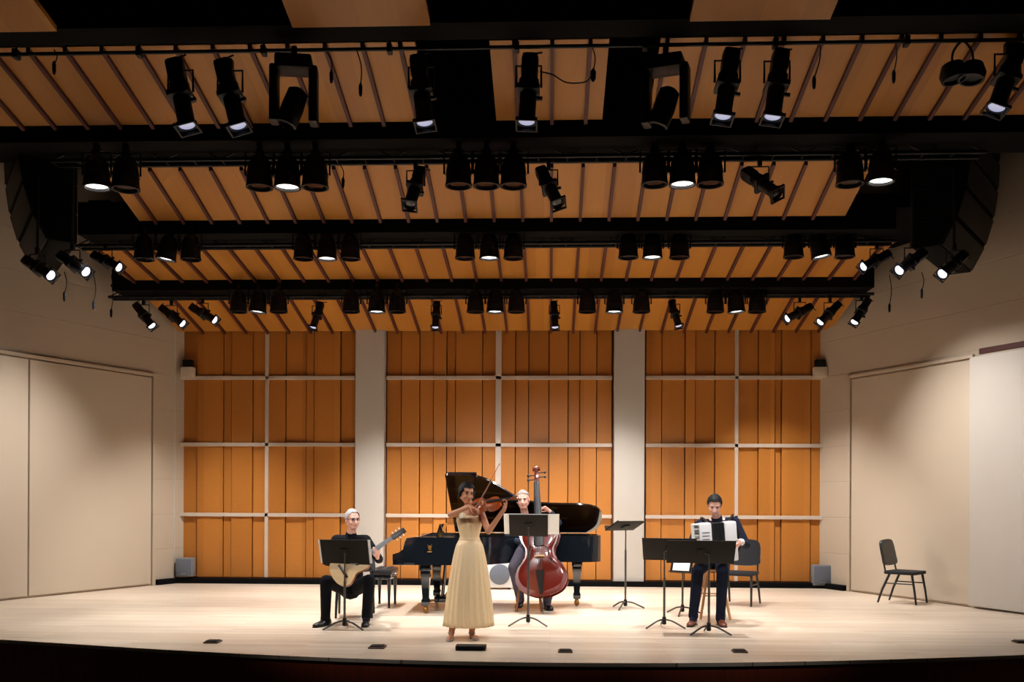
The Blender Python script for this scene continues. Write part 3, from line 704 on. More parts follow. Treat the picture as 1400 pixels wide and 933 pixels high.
bm = bmesh.new(); prism(bm, inset(oc, .05), .900, .905); obj('soundboard', bm, M['brass'], pt)
bm = bmesh.new()                                            # keybed with cheeks
box(bm, (.17, 0, .69), (.30, 1.56, .11), bev=.008)
for s in (-1, 1):
    rings(bm, [[V((x, s*.735+dy, z)) for x, z in ((.32, .70), (.02, .70), (.02, .775), (.10, .80), (.155, .84), (.175, .93), (.20, .985), (.32, 1.0))] for dy in (-.05, .05)])
obj('keybed', bm, M['piano'], pt, ang=20)
bm = bmesh.new()
for k in range(52): box(bm, (.10, -.61+k*.0235, .765), (.145, .0225, .02))
kb = obj('white_keys', bm, M['ivory'], pt, smooth=False); kb['kind'] = 'stuff'
bm = bmesh.new()
for k in range(52):
    if k % 7 in (0, 1, 3, 4, 5): box(bm, (.125, -.61+k*.0235+.0118, .781), (.095, .012, .018))
kb = obj('black_keys', bm, M['ebony'], pt, smooth=False); kb['kind'] = 'stuff'
bm = bmesh.new(); box(bm, (.205, 0, .86), (.03, 1.37, .19), rot=Matrix.Rotation(R(-8), 3, 'Y')); obj('fallboard', bm, M['piano'], pt)
bm = bmesh.new(); box(bm, (.56, 0, 1.06), (.02, .80, .20), rot=Matrix.Rotation(R(18), 3, 'Y'), bev=.004); obj('music_desk', bm, M['piano'], pt)
bm = bmesh.new(); ell(bm, (0, 0, 0), (.022, .003, .032)); tube(bm, [(-.03, 0, -.05), (.03, 0, -.05)], .004, 6); tube(bm, [(-.018, 0, .0), (-.026, 0, .05)], .004, 6); tube(bm, [(.018, 0, .0), (.026, 0, .05)], .004, 6)
bmesh.ops.translate(bm, vec=(.50, -.79, .86), verts=bm.verts); obj('emblem', bm, M['brass'], pt)
def pleg(x, y):
    bm = bmesh.new(); box(bm, (x, y, .60), (.15, .15, .09), bev=.012)
    rings(bm, [[V((x+sx*w, y+sy*w, z)) for sx, sy in ((-1, -1), (1, -1), (1, 1), (-1, 1))] for z, w in ((.56, .062), (.50, .066), (.46, .055), (.20, .040), (.17, .052), (.12, .052), (.10, .040))])
    l = obj('leg', bm, M['piano'], pt)
    bm = bmesh.new(); lathe(bm, [(.003, -.02), (.042, -.02), (.05, 0), (.042, .02), (.003, .02)], (x, y, .05), 16, axis=(1, .4, 0)); box(bm, (x, y, .085), (.05, .05, .05), bev=.01)
    obj('caster', bm, M['brass'], l)
pleg(.43, -.62); pleg(.43, .62); pleg(2.42, .38)
bm = bmesh.new()
for s in (-1, 1): tube(bm, [(.62, s*.07, .64), (.60, s*.09, .40), (.58, s*.10, .16)], .014, 8)
box(bm, (.58, 0, .13), (.20, .30, .08), bev=.01); tube(bm, [(.60, 0, .16), (.95, 0, .62)], .008, 6); ly = obj('pedal_lyre', bm, M['piano'], pt)
for s in (-1, 0, 1):
    bm = bmesh.new(); tube(bm, [(.50, s*.06, .11), (.42, s*.06, .10), (.36, s*.06, .085)], [.008, .012, .015], 8); obj('pedal', bm, M['brass'], ly)
TH = R(30)
lidp = [(x, y) for x, y in outline(.68)]
lm = Matrix.Translation((0, .785, 1.01)) @ Matrix.Rotation(-TH, 4, 'X') @ Matrix.Translation((0, -.785, 0))
bm = bmesh.new(); prism(bm, inset(lidp, -.012), 0, .025, lm)
bmesh.ops.bevel(bm, geom=[e for e in bm.edges if e.calc_length() > .2], offset=.004, segments=1, affect='EDGES')
ld = obj('lid', bm, M['lidin'], pt, ang=25)
bm = bmesh.new(); prism(bm, [(.69, -.79), (1.08, -.79), (1.08, .78), (.69, .78)], .03, .052, lm); obj('front_flap', bm, M['piano'], ld)
a = V((1.02, -.74, .99)); b = lm @ V((1.04, -.50, .0)); bm = bmesh.new(); tube(bm, [a, b], .012, 8); obj('lid_prop', bm, M['piano'], pt)
# strings' iron frame under the lid
bm = bmesh.new()
for k in range(6): tube(bm, [(.62, -.6+k*.24, .93), (1.5+.16*k, -.25+k*.17, .93)], .014, 6)
obj('iron_frame', bm, M['brass'], pt)

# amplifier behind the bass player's stool
am = aty(683, 797.5, 15.75); am.z = 0
t = thing('amplifier', 'small white cabinet with round grey speaker under the piano', 'amplifier', am, R(4))
bm = bmesh.new(); box(bm, (0, 0, .24), (.42, .28, .42), bev=.025); obj('cabinet', bm, M['ampw'], t)
bm = bmesh.new(); lathe(bm, [(.003, .03), (.13, .028), (.165, .015), (.17, 0), (.003, 0)], (0, -.14, .25), 28, axis=(0, -1, 0)); obj('speaker_grille', bm, M['ampg'], t)
for sx in (-1, 1):
    for sy in (-1, 1):
        bm = bmesh.new(); lathe(bm, [(.003, 0), (.02, 0), (.024, .035), (.003, .035)], (sx*.16, sy*.09, 0), 10); obj('foot', bm, M['blackm'], t)
bm = bmesh.new(); tube(bm, catmull([(-.09, 0, .45), (-.07, 0, .48), (.07, 0, .48), (.09, 0, .45)], 4), .01, 6); obj('handle', bm, M['blackm'], t)
# ---------------------------------------------------------------- people
def hand(bm, wrist, dirn, palm, thumb, curl=.5, L=.19, spread=.0, s=1.0):
    """dirn: wrist to knuckles; palm: direction the palm faces; thumb: side of the thumb"""
    d = V(dirn).normalized(); n = V(palm); n = (n-d*n.dot(d)).normalized(); t = V(thumb); t = (t-d*t.dot(d)-n*t.dot(n)).normalized()
    w = V(wrist); rot = Matrix((t, n, d)).transposed()
    ell(bm, w+d*.045*s, (.038*s, .0155*s, .052*s), rot=rot, u=16, v=10)
    rcone(bm, w-d*.01, w+d*.03*s, .024*s, .024*s)
    for k, (off, ln) in enumerate(((.030, .072), (.010, .080), (-.011, .075), (-.031, .060))):
        p = w+d*.082*s+t*off*s; dd = d.copy(); ln *= s; side = t*(off*1.2+spread*off)
        q = p
        c = curl*(1+.12*k)
        for j, f in enumerate((.45, .32, .23)):
            ang = c*(j+.6)*.75
            v = (d*math.cos(ang)+n*math.sin(ang)+side).normalized()
            e = q+v*ln*f; rcone(bm, q, e, (.0088-.0008*j)*s, (.0082-.0009*j)*s, 8); q = e
    p = w+d*.025*s+t*.032*s
    v1 = (d*.65+t*.55+n*.45).normalized(); e1 = p+v1*.042*s; v2 = (d*.8+t*.1+n*.6).normalized(); e2 = e1+v2*.032*s
    rcone(bm, p-v1*.012, e1, .013*s, .0105*s, 8); rcone(bm, e1, e2, .0105*s, .0085*s, 8)
def head_frame(face, up):
    f = V(face).normalized(); u = V(up); u = (u-f*u.dot(f)).normalized(); r = f.cross(u); return r, f, u
def head(bm, c, face, up, s=1.0):
    r, f, u = head_frame(face, up); rot = Matrix((r, f, u)).transposed(); c = V(c)
    P = lambda x, y, z: c+(r*x+f*y+u*z)*s
    ell(bm, P(0, -.012, .030), (.077*s, .094*s, .086*s), rot, 28, 18)          # skull
    ell(bm, P(0, .028, -.022), (.064*s, .062*s, .082*s), rot, 24, 16)          # face
    ell(bm, P(0, .045, -.080), (.036*s, .036*s, .030*s), rot)                  # chin
    for sx in (-1, 1):
        rcone(bm, P(sx*.055, -.01, -.045), P(sx*.022, .055, -.088), .020*s, .018*s)
        ell(bm, P(sx*.036, .064, -.030), (.024*s, .02*s, .022*s), rot)          # cheek
        ell(bm, P(sx*.078, -.012, -.008), (.009*s, .020*s, .032*s), rot)        # ear
        rcone(bm, P(sx*.046, .070, .034), P(sx*.012, .082, .030), .009*s, .010*s, 8)   # brow
    rcone(bm, P(0, .080, .018), P(0, .108, -.026), .009*s, .0135*s, 10)         # nose
    for sx in (-1, 1): ell(bm, P(sx*.011, .094, -.028), (.009*s, .010*s, .008*s), rot, 10, 8)
    rcone(bm, P(-.016, .083, -.052), P(.016, .083, -.052), .008*s, None, 8); rcone(bm, P(-.013, .081, -.062), P(.013, .081, -.062), .009*s, None, 8)
    return P, rot
def face_parts(root, c, face, up, s=1.0, lipm='lip', brow='hairg'):
    r, f, u = head_frame(face, up); P = lambda x, y, z: V(c)+(r*x+f*y+u*z)*s; rot = Matrix((r, f, u)).transposed()
    for sx in (-1, 1):
        bm = bmesh.new(); ell(bm, P(sx*.030, .078, .012), (.013*s, .009*s, .008*s), rot, 12, 8); obj('eye', bm, M['eye'], root, world=True)
        bm = bmesh.new(); rcone(bm, P(sx*.046, .080, .034), P(sx*.014, .090, .036), .0045*s, None, 8); obj('eyebrow', bm, M[brow], root, world=True)
    bm = bmesh.new(); ell(bm, P(0, .088, -.057), (.021*s, .006*s, .005*s), rot, 12, 8); obj('mouth', bm, M[lipm], root, world=True)
def chain(bm, pts, rs, seg=14):
    for a, b, ra, rb in zip(pts, pts[1:], rs, rs[1:]): rcone(bm, a, b, ra, rb, seg)
def hair_cap(root, c, face, up, m, s=1.0, grow=.008, cut=.025, back=-.07, extra=None, thin=False):
    """hair as a shell over the skull, cut away at the face"""
    r, f, u = head_frame(face, up); rot = Matrix((r, f, u)).transposed(); P = lambda x, y, z: V(c)+(r*x+f*y+u*z)*s
    bm = bmesh.new(); bmesh.ops.create_uvsphere(bm, u_segments=36, v_segments=24, radius=1)
    kill = []
    for v in bm.verts:
        x, y, z = v.co
        n = 1+.035*math.sin(23*x+9*z)*math.cos(17*y+5*z)+random.uniform(-.012, .012)
        v.co = V((x*(.077+grow)*n, y*(.094+grow)*n-.012, z*(.086+grow)*n+.030))
        yy = v.co.y
        if thin: zm = back+.03 if yy < -.02 else .055+cut+max(0, yy)*.5
        elif yy < -.03: zm = back
        elif yy < .03: zm = back+(yy+.03)/.06*(.075+cut)
        else: zm = min(.085+cut*.5, back+.085+cut+(yy-.03)*2.2)
        if v.co.z < zm: kill.append(v)
    bmesh.ops.delete(bm, geom=kill, context='VERTS')
    for v in bm.verts: v.co = P(*v.co)
    g = bmesh.ops.solidify(bm, geom=list(bm.faces), thickness=-.006*s)
    if extra: extra(bm, P, rot)
    return obj('hair', bm, M[m], root, world=True, ang=60)
def shoe(root, ankle, toe_dir, m, L=.26, z=0.0, wid=.045):
    a = V(ankle); d = V(toe_dir); d.z = 0; d.normalize(); y = V((-d.y, d.x, 0)); base = V((a.x, a.y, z))
    bm = bmesh.new(); rs = []
    for t_, w, h in ((-.28, .50, .055), (-.24, .78, .085), (-.08, .86, .10), (.12, .80, .085), (.35, .98, .060), (.55, 1.0, .050), (.68, .72, .040), (.73, .3, .028)):
        c = base+d*t_*L; r_ = []
        for k in range(12):
            an = 2*PI*k/12; r_.append(c+y*(math.cos(an)*wid*w)+V((0, 0, h/2+math.sin(an)*h/2*(1 if math.sin(an) > 0 else .98)+.004)))
        rs.append(r_)
    rings(bm, rs); s_ = obj('shoe', bm, M[m], root, world=True, ang=60)
    bm = bmesh.new(); rs = []
    for t_, w in ((-.29, .45), (-.22, .85), (.0, .75), (.35, 1.0), (.55, 1.03), (.70, .72), (.745, .3)):
        c = base+d*t_*L; rs.append([c+y*sx*wid*w+V((0, 0, zz)) for sx, zz in ((-1, .001), (1, .001), (1, .014), (-1, .014))])
    rings(bm, rs); obj('sole', bm, M['shoeb'], s_, world=True)
    return s_
def loft(bm, secs, seg=40, pleat=None, cap=True):
    """secs: (centre, rx, ry)"""
    rs = []
    for i, (c, rx, ry) in enumerate(secs):
        r_ = []
        for k in range(seg):
            a = 2*PI*k/seg; q = 1
            if pleat: q = 1+pleat(i/(len(secs)-1), a)
            r_.append(V(c)+V((math.cos(a)*rx*q, math.sin(a)*ry*q, 0)))
        rs.append(r_)
    rings(bm, rs, cap)

def seated(label, foot_pts, J, skin, tops, hair, face, up, hands, shoes, trousers, hs=1.0, root_at=None):
    root = thing('person', label, 'person', root_at)
    hd = J['head']
    bm = bmesh.new(); head(bm, hd, face, up, hs)
    rcone(bm, J['neck'], V(hd)+V((0, 0, -.05)), .056, .050)
    chest, pel = V(J['chest']), V(J['pelvis'])
    rcone(bm, pel, chest, .125, .115, 20); rcone(bm, chest, V(J['neck'])-V((0, 0, .03)), .11, .06, 16)
    for s in ('R', 'L'):
        chain(bm, [J['sh'+s], J['el'+s], J['wr'+s]], [.046, .036, .024]); rcone(bm, J['sh'+s], V(J['neck'])-V((0, 0, .05)), .045, .055)
        chain(bm, [J['hip'+s], J['kn'+s], J['an'+s]], [.072, .050, .036])
        hand(bm, J['wr'+s], *hands[s][0], **hands[s][1])
        a = V(J['an'+s]); rcone(bm, a-V((0, 0, .02)), a+V(shoes[s])*.05-V((0, 0, .05)), .034, .028)
    fused('body', bm, M[skin], root, .0052, 3)
    face_parts(root, hd, face, up, hs, brow=hair)
    # upper garment with sleeves
    bm = bmesh.new(); mt = tops
    rcone(bm, pel+V((0, 0, .02)), chest, .155, .150, 24); sh = (V(J['shR'])+V(J['shL']))/2
    rcone(bm, chest+V((.045, 0, .0)), chest+V((-.045, 0, .0)), .135, .135, 20)
    for s in ('R', 'L'):
        rcone(bm, sh-V((0, 0, .02)), J['sh'+s], .085, .068); rcone(bm, chest, J['sh'+s], .12, .06)
        e, w = V(J['el'+s]), V(J['wr'+s]); w2 = w+(e-w).normalized()*.035
        chain(bm, [J['sh'+s], e, w2], [.066, .053, .040])
    rcone(bm, V(J['neck'])-V((0, 0, .07)), V(J['neck'])+V((0, 0, -.005)), .085, .068)
    fused('jacket' if tops in ('blk', 'navy') else 'shirt', bm, M[tops], root, .007, 5)
    bm = bmesh.new()
    rcone(bm, pel+V((0, 0, .05)), pel-V((0, 0, .03)), .150, .150, 20)
    for s in ('R', 'L'):
        rcone(bm, pel, J['hip'+s], .13, .10); a = V(J['an'+s]); k = V(J['kn'+s])
        chain(bm, [J['hip'+s], k, a+V((0, 0, .02))], [.100, .074, .055])
        rcone(bm, a+V((0, 0, .08)), a+V((0, 0, .0)), .056, .060)
    fused('trousers', bm, M[trousers], root, .007, 5)
    for s in ('R', 'L'):
        a = V(J['an'+s]); bm = bmesh.new(); rcone(bm, a+V((0, 0, .06)), a-V((0, 0, .035)), .043, .045); rcone(bm, a-V((0, 0, .02)), a+V(shoes[s])*.06-V((0, 0, .045)), .045, .038); obj('sock', bm, M[trousers], root, world=True)
    return root

def Pj(d0):
    return lambda px, py, dd=0.0: at(px, py, d0+dd)
tow = -FW    # towards the camera
# ---- guitarist
J0 = Pj(11.3)
gJ = dict(head=J0(482, 711, .05), neck=J0(480, 731, .12), chest=J0(479, 752, .14), pelvis=J0(479, 800, .22),
          shR=J0(460, 739, .12), shL=J0(500, 739, .12), elR=J0(447, 768, .02), elL=J0(518, 765, .0), wrR=J0(470, 774, -.30), wrL=J0(516, 762, -.34),
          hipR=J0(470, 803, .15), hipL=J0(489, 803, .15), knR=J0(446, 795, -.25), knL=J0(505, 794, -.25), anR=J0(445, 848, -.18), anL=J0(501, 843, -.12))
gface = V((.75, -1, -.12)); gup = V((.0, -.05, 1))
g = seated('grey-haired person in black seated with a guitar behind a music stand, face turned right', None, gJ, 'skin2', 'blk', 'hairg', gface, gup,
           {'R': (((1, -.15, -.15), (-.2, .9, -.2), (0, 0, 1)), dict(curl=.55)), 'L': (((0, -.35, 1), (-.4, .8, .3), (-.5, 0, .3)), dict(curl=1.25))},
           {'R': V((-.35, -.9, 0)), 'L': V((.05, -1, 0))}, 'blk', root_at=fl(474, 850))
hair_cap(g, gJ['head'], gface, gup, 'hairg', grow=.010, cut=.012)
r_, f_, u_ = head_frame(gface, gup)
bm = bmesh.new()
for sx in (-1, 1):
    c = V(gJ['head'])+r_*sx*.031+f_*.092+u_*.010; q = [c+r_*math.cos(a*PI/8)*.022+u_*math.sin(a*PI/8)*.016 for a in range(17)]; tube(bm, q, .0022, 6)
    tube(bm, [c+r_*sx*.022, V(gJ['head'])+r_*sx*.078+f_*.0+u_*.012], .002, 6)
tube(bm, [V(gJ['head'])+r_*-.009+f_*.094+u_*.012, V(gJ['head'])+r_*.009+f_*.094+u_*.012], .002, 6)
obj('glasses', bm, M['ebony'], g, world=True)
shoe(g, gJ['anR']+V((0, 0, 0)), (-.45, -.9, 0), 'shoeb', .28); shoe(g, gJ['anL'], (.08, -1, 0), 'shoeb', .28)
# collar
bm = bmesh.new(); n0 = V(gJ['neck']); 
for sx in (-1, 1): tube(bm, [n0+V((sx*.05, 0, .02)), n0+V((sx*.035, -.06, .0)), n0+V((sx*.01, -.085, -.06))], .012, 8)
obj('collar', bm, M['blk'], g, world=True)

# ---- string instruments
def bouts(L, prof, n=5):
    up = catmull([V((t*L, w, 0)) for t, w in prof], n); return [(p.x, p.y) for p in up]+[(p.x, -p.y) for p in up[1:-1]][::-1]
def guitar(label, c, ax, nrm):
    """local x runs to the head, z is the soundboard normal"""
    m = frame(c, ax, nrm); t = thing('classical_guitar', label, 'guitar', c)
    lm_ = Matrix.Translation(-V(c)) @ m
    def O(name, bm, mt, par=None):
        bmesh.ops.transform(bm, matrix=lm_, verts=bm.verts); return obj(name, bm, M[mt], par or t)
    out = [(x-.23, y*.92) for x, y in bouts(.45, [(0, .0), (.02, .09), (.12, .165), (.27, .185), (.42, .155), (.56, .120), (.70, .128), (.85, .140), (.96, .105), (1, 0)])]
    bm = bmesh.new(); prism(bm, out, -.048, .044); O('body', bm, 'maple')
    bm = bmesh.new(); prism(bm, [(x*.985, y*.985) for x, y in out], .0442, .048); top = O('soundboard', bm, 'spruce')
    bm = bmesh.new(); lathe(bm, [(.003, .0482), (.044, .0482), (.044, .0495), (.003, .0495)], (.10, 0, 0)); O('sound_hole', bm, 'ebony', top)
    bm = bmesh.new(); box(bm, (-.09, 0, .054), (.03, .18, .01), bev=.003); O('bridge', bm, 'ebony')
    bm = bmesh.new(); rings(bm, [[V((x, y, z)) for y, z in ((-w, .052), (w, .052), (w*.7, .052-h), (-w*.7, .052-h))] for x, w, h in ((.14, .031, .012), (.23, .030, .03), (.58, .026, .024))]); O('neck', bm, 'neckg')
    bm = bmesh.new(); box(bm, (.67, 0, .036), (.18, .066, .016), rot=Matrix.Rotation(R(10), 3, 'Y'), bev=.006); hd = O('headstock', bm, 'ebony')
    for sy in (-1, 1):
        for k in range(3):
            bm = bmesh.new(); rcone(bm, (.62+k*.045, sy*.034, .034), (.62+k*.045, sy*.052, .034), .004, .008, 8); O('tuning_peg', bm, 'ivory', hd)
    for k in range(6):
        bm = bmesh.new(); tube(bm, [(-.09, -.022+k*.009, .060), (.585, -.020+k*.008, .056)], .0011, 4); O('string', bm, 'string')
    return t
gc = J0(479, 776, -.36); gh = J0(551, 727, -.28)
guitar('pale topped classical guitar held across the lap, neck rising to the right', gc, gh-gc, V((0, -1, .18)))

def fiddle(name, label, cat, c, ax, nrm, S, mt, top_mt, bass=False):
    """S: body length. local x to the scroll, z top normal, c = body centre"""
    m = frame(c, ax, nrm); t = thing(name, label, cat, c); lm_ = Matrix.Translation(-V(c)) @ m
    def O(nm, bm, mm, par=None, ang=38):
        bmesh.ops.transform(bm, matrix=lm_, verts=bm.verts); return obj(nm, bm, M[mm], par or t, ang=ang)
    if bass: prof = [(0, 0), (.01, .10), (.08, .245), (.20, .305), (.33, .280), (.43, .205), (.50, .175), (.58, .175), (.66, .215), (.76, .235), (.86, .195), (.94, .11), (.985, .05), (1, 0)]
    else: prof = [(0, 0), (.01, .10), (.08, .235), (.20, .292), (.33, .262), (.40, .245), (.42, .20), (.50, .158), (.60, .165), (.65, .215), (.68, .22), (.78, .235), (.90, .18), (.98, .07), (1, 0)]
    out = [(x-S/2, y*S) for x, y in bouts(S, [(a, b) for a, b in prof], 6)]
    th = .10*S if bass else .085*S
    bm = bmesh.new()                                            # arched body
    L = []
    for z, k in ((-th*1.22, .3), (-th*1.15, .65), (-th, .95), (-th*.95, .985), (th*.95, .985), (th, .95), (th*1.15, .65), (th*1.22, .3)): L.append([V((x*k, y*k, z)) for x, y in out])
    rings(bm, L); body = O('body', bm, mt, ang=50)
    for z in (-th*.97, th*.97):
        bm = bmesh.new(); prism(bm, [(x*1.02, y*1.02) for x, y in out], z-.006*S, z+.006*S); O('edge_plate', bm, top_mt if z > 0 else mt)
    for sy in (-1, 1):
        q = catmull([(-.10*S, sy*.155*S, th*1.14), (-.05*S, sy*.125*S, th*1.19), (0, sy*.115*S, th*1.20), (.05*S, sy*.105*S, th*1.19), (.09*S, sy*.08*S, th*1.19)], 4)
        bm = bmesh.new(); tube(bm, q, .008*S, 6); ell(bm, q[0], (.012*S,)*3, u=8, v=6); ell(bm, q[-1], (.010*S,)*3, u=8, v=6); O('f_hole', bm, 'ebony', body)
    nl = .5*S+(.40*S if bass else .37*S); nb = .06*S
    bm = bmesh.new(); rings(bm, [[V((x, y, z)) for y, z in ((-w, zz), (w, zz), (w*.6, zz-h), (-w*.6, zz-h))] for x, w, zz, h in ((.46*S, .035*S, th*1.1, th), (.54*S, .033*S, th*1.15, .06*S), (nl, .028*S, th*1.1, .045*S))]); neck = O('neck', bm, mt)
    bm = bmesh.new(); rings(bm, [[V((x, y, z)) for y, z in ((-w, zz), (0, zz+.012*S), (w, zz), (w, zz-.014*S), (-w, zz-.014*S))] for x, w, zz in ((.10*S, .060*S, th*1.62), (nl, .034*S, th*1.18))]); O('fingerboard', bm, 'ebony')
    bm = bmesh.new(); box(bm, (nl+.07*S, 0, th*.85), (.16*S, .055*S, .05*S), rot=Matrix.Rotation(R(8), 3, 'Y'), bev=.008*S)
    lathe(bm, [(.003*S, -.045*S), (.028*S, -.045*S), (.018*S, -.02*S), (.045*S, -.015*S), (.045*S, .015*S), (.018*S, .02*S), (.028*S, .045*S), (.003*S, .045*S)], (nl+.17*S, 0, th*.65), 16, axis=(0, 1, 0)); sc = O('scroll', bm, mt)
    for k in range(4):
        sy = -1 if k % 2 else 1; x = nl+(.035+.028*k)*S; bm = bmesh.new(); rcone(bm, (x, sy*.02*S, th*.85), (x, sy*.085*S, th*.85), .006*S, .009*S, 8); ell(bm, (x, sy*.105*S, th*.85), (.02*S, .016*S, .008*S), u=10, v=6); O('tuning_peg', bm, 'ebony', sc)
    bm = bmesh.new(); prism(bm, [(-.065*S, 0), (-.04*S, 0), (-.02*S, .025*S), (.02*S, .025*S), (.04*S, 0), (.065*S, 0), (.05*S, .07*S), (0, .095*S), (-.05*S, .07*S)], -.006*S, .006*S, Matrix.Translation((-.03*S, 0, th*1.15)) @ Matrix.Rotation(PI/2, 4, 'Z') @ Matrix.Rotation(PI/2, 4, 'X')); O('bridge', bm, 'spruce')
    bm = bmesh.new(); rings(bm, [[V((x, y, z)) for y, z in ((-w, zz), (w, zz), (w, zz-.012*S), (-w, zz-.012*S))] for x, w, zz in ((-.48*S, .02*S, th*1.25), (-.20*S, .05*S, th*1.75))]); O('tailpiece', bm, 'ebony')
    for k in range(4):
        y = (-.03+k*.02)*S; bm = bmesh.new(); tube(bm, [(-.20*S, y*.9, th*1.75), (-.03*S, y, th*1.15+.092*S), (nl+.03*S, y*.6, th*1.24)], .0011 if not bass else .0022, 4); O('string', bm, 'string')
    return t, O
# ---- bass player on a tall stool
J1 = Pj(12.9)
bst = (fl(698, 838)+V((.24, .20, 0)))
stool('brown wooden high stool under the bass player', bst, .0, .70, .24, 'stool')
bJ = dict(head=J1(715, 684, .06), neck=J1(718, 706, .17), chest=J1(720, 728, .20), pelvis=V((bst.x, bst.y, .81)),
          shR=J1(700, 713, .18), shL=J1(738, 713, .18), elR=J1(694, 738, .0), elL=J1(763, 715, .05), wrR=J1(716, 742, -.28), wrL=J1(751, 699, -.16),
          hipR=bst+V((-.09, -.04, .78)), hipL=bst+V((.09, -.04, .78)), knR=J1(702, 776, -.30), knL=J1(764, 776, -.10), anR=J1(711, 821, -.12), anL=J1(748, 824, -.02))
bface = V((-.05, -1, -.12)); bup = V((-.05, 0, 1))
bp = seated('person with close-cropped grey hair seated on a tall stool playing the double bass', None, bJ, 'skin2', 'slate', 'hairw', bface, bup,
            {'R': (((.7, -.1, -.7), (.2, .9, 0), (.3, -.2, .8)), dict(curl=.5)), 'L': (((-.75, -.2, .55), (-.2, -.5, -.6), (0, .6, .3)), dict(curl=1.2))},
            {'R': V((-.2, -1, 0)), 'L': V((.3, -1, 0))}, 'greyt', root_at=fl(722, 833), hs=1.07)
hair_cap(bp, bJ['head'], bface, bup, 'hairw', 1.07, grow=.009, cut=.0, thin=True)
shoe(bp, bJ['anR'], (-.15, -1, 0), 'shoeb', .28, z=max(0, bJ['anR'].z-.09)); shoe(bp, bJ['anL'], (.3, -1, 0), 'shoeb', .28, z=max(0, bJ['anL'].z-.09))
bb, bt = J1(742, 816, -.52), J1(735, 655, -.16)
ax = (bt-bb).normalized(); BS = 1.08
bbc = bb+ax*BS*.5
dbt, DO = fiddle('double_bass', 'glossy red-brown double bass leaning on its player behind a music stand', 'double bass', bbc, ax, V((-.12, -1, .1)), BS, 'bass', 'bass', True)
g0 = bb-ax*0.0; tgt = g0-ax*(g0.z/ax.z); bm = bmesh.new(); tube(bm, [g0+ax*.02, tgt+ax*.005], [.008, .005], 8)
obj('endpin', bm, M['chrome'], dbt, world=True)

# ---- accordion player on a wooden stool
J2 = Pj(11.5)
ast = fl(980, 850)+V((0, .28, 0))
stool('pale wooden stool under the accordion player', ast, .0, .64, .26, 'oak')
aJ = dict(head=J2(977, 691, -.02), neck=J2(980, 708, .10), chest=J2(981, 730, .15), pelvis=V((ast.x, ast.y, .75)),
          shR=J2(957, 718, .12), shL=J2(1004, 714, .12), elR=J2(944, 748, .02), elL=J2(1020, 745, -.02), wrR=J2(955, 752, -.36), wrL=J2(1012, 741, -.30),
          hipR=ast+V((-.09, -.05, .73)), hipL=ast+V((.09, -.05, .73)), knR=J2(954, 781, -.28), knL=J2(988, 782, -.28), anR=J2(948, 843, -.18), anL=J2(985, 846, -.18))
aface = V((-.12, -.85, -.55)); aup = V((-.05, -.5, .8))
ap = seated('dark-haired person in navy suit with brown shoes looking down and playing the accordion', None, aJ, 'skin2', 'navy', 'hairb', aface, aup,
            {'R': (((.35, -.2, -.75), (.7, .6, .2), (.2, -.6, .3)), dict(curl=.5)), 'L': (((-.3, -.45, -.3), (-.8, .3, 0), (0, -.3, .8)), dict(curl=.4))},
            {'R': V((-.35, -1, 0)), 'L': V((.05, -1, 0))}, 'navy', root_at=fl(966, 850))
hair_cap(ap, aJ['head'], aface, aup, 'hairb', grow=.014, cut=.0)
shoe(ap, aJ['anR'], (-.4, -1, 0), 'shoebr', .29); shoe(ap, aJ['anL'], (.05, -1, 0), 'shoebr', .29)
for s in ('R', 'L'):
    e, w_ = V(aJ['el'+s]), V(aJ['wr'+s]); bm = bmesh.new(); dd_ = (w_-e).normalized(); rcone(bm, w_-dd_*.055, w_-dd_*.005, .043, .036); obj('shirt_cuff', bm, M['shirt'], ap, world=True)
# accordion
ac = J2(981, 741, -.27); acr = Matrix.Rotation(R(-4), 3, 'Y')
at_ = thing('accordion', 'large pearl white accordion with black bellows strapped to its player', 'accordion', ac)
def AB(name, c, s, mt, par=None, bev=.015):
    bm = bmesh.new(); box(bm, acr @ V(c), s, rot=acr, bev=bev); return obj(name, bm, M[mt], par or at_)
tre = AB('treble_casing', (-.145, .0, 0), (.15, .20, .47), 'acc', bev=.03)
AB('bass_casing', (.145, .0, 0), (.15, .20, .47), 'acc', bev=.03)
bm = bmesh.new()
for k in range(9):
    x = -.062+k*.0155; w2 = .10 if k % 2 else .085
    rings(bm, [[acr @ V((x-.0075, -w2, -.225)), acr @ V((x-.0075, w2, -.225)), acr @ V((x-.0075, w2, .225)), acr @ V((x-.0075, -w2, .225))],
               [acr @ V((x+.0075, -(.185-w2), -.225)), acr @ V((x+.0075, (.185-w2), -.225)), acr @ V((x+.0075, (.185-w2), .225)), acr @ V((x+.0075, -(.185-w2), .225))]])
obj('bellows', bm, M['bell'], at_, smooth=False)
kbd = AB('keyboard_rail', (-.255, -.02, 0), (.08, .05, .46), 'acc', bev=.01)
for k in range(24): AB('white_key', (-.262, -.048, -.215+k*.0187), (.09, .012, .0172), 'ivory', kbd, .002)
for k in range(24):
    if k % 7 in (0, 1, 3, 4, 5) and k < 23: AB('black_key', (-.245, -.058, -.206+k*.0187), (.05, .012, .009), 'ebony', kbd, .002)
bm = bmesh.new()
for k in range(7): box(bm, acr @ V((-.145, -.103, -.12+k*.04)), (.085, .006, .010), rot=acr)
obj('grille', bm, M['chrome'], tre)
for s in (-1, 1):
    sh = V(aJ['shR' if s < 0 else 'shL'])-ac; bm = bmesh.new(); tube(bm, catmull([V((s*.11, .09, .20)), sh*.6+V((s*.0, -.07, .10)), sh+V((-s*.02, 0, .085)), sh+V((-s*.02, .10, .0))], 5), .014, 8); obj('shoulder_strap', bm, M['ebony'], at_)
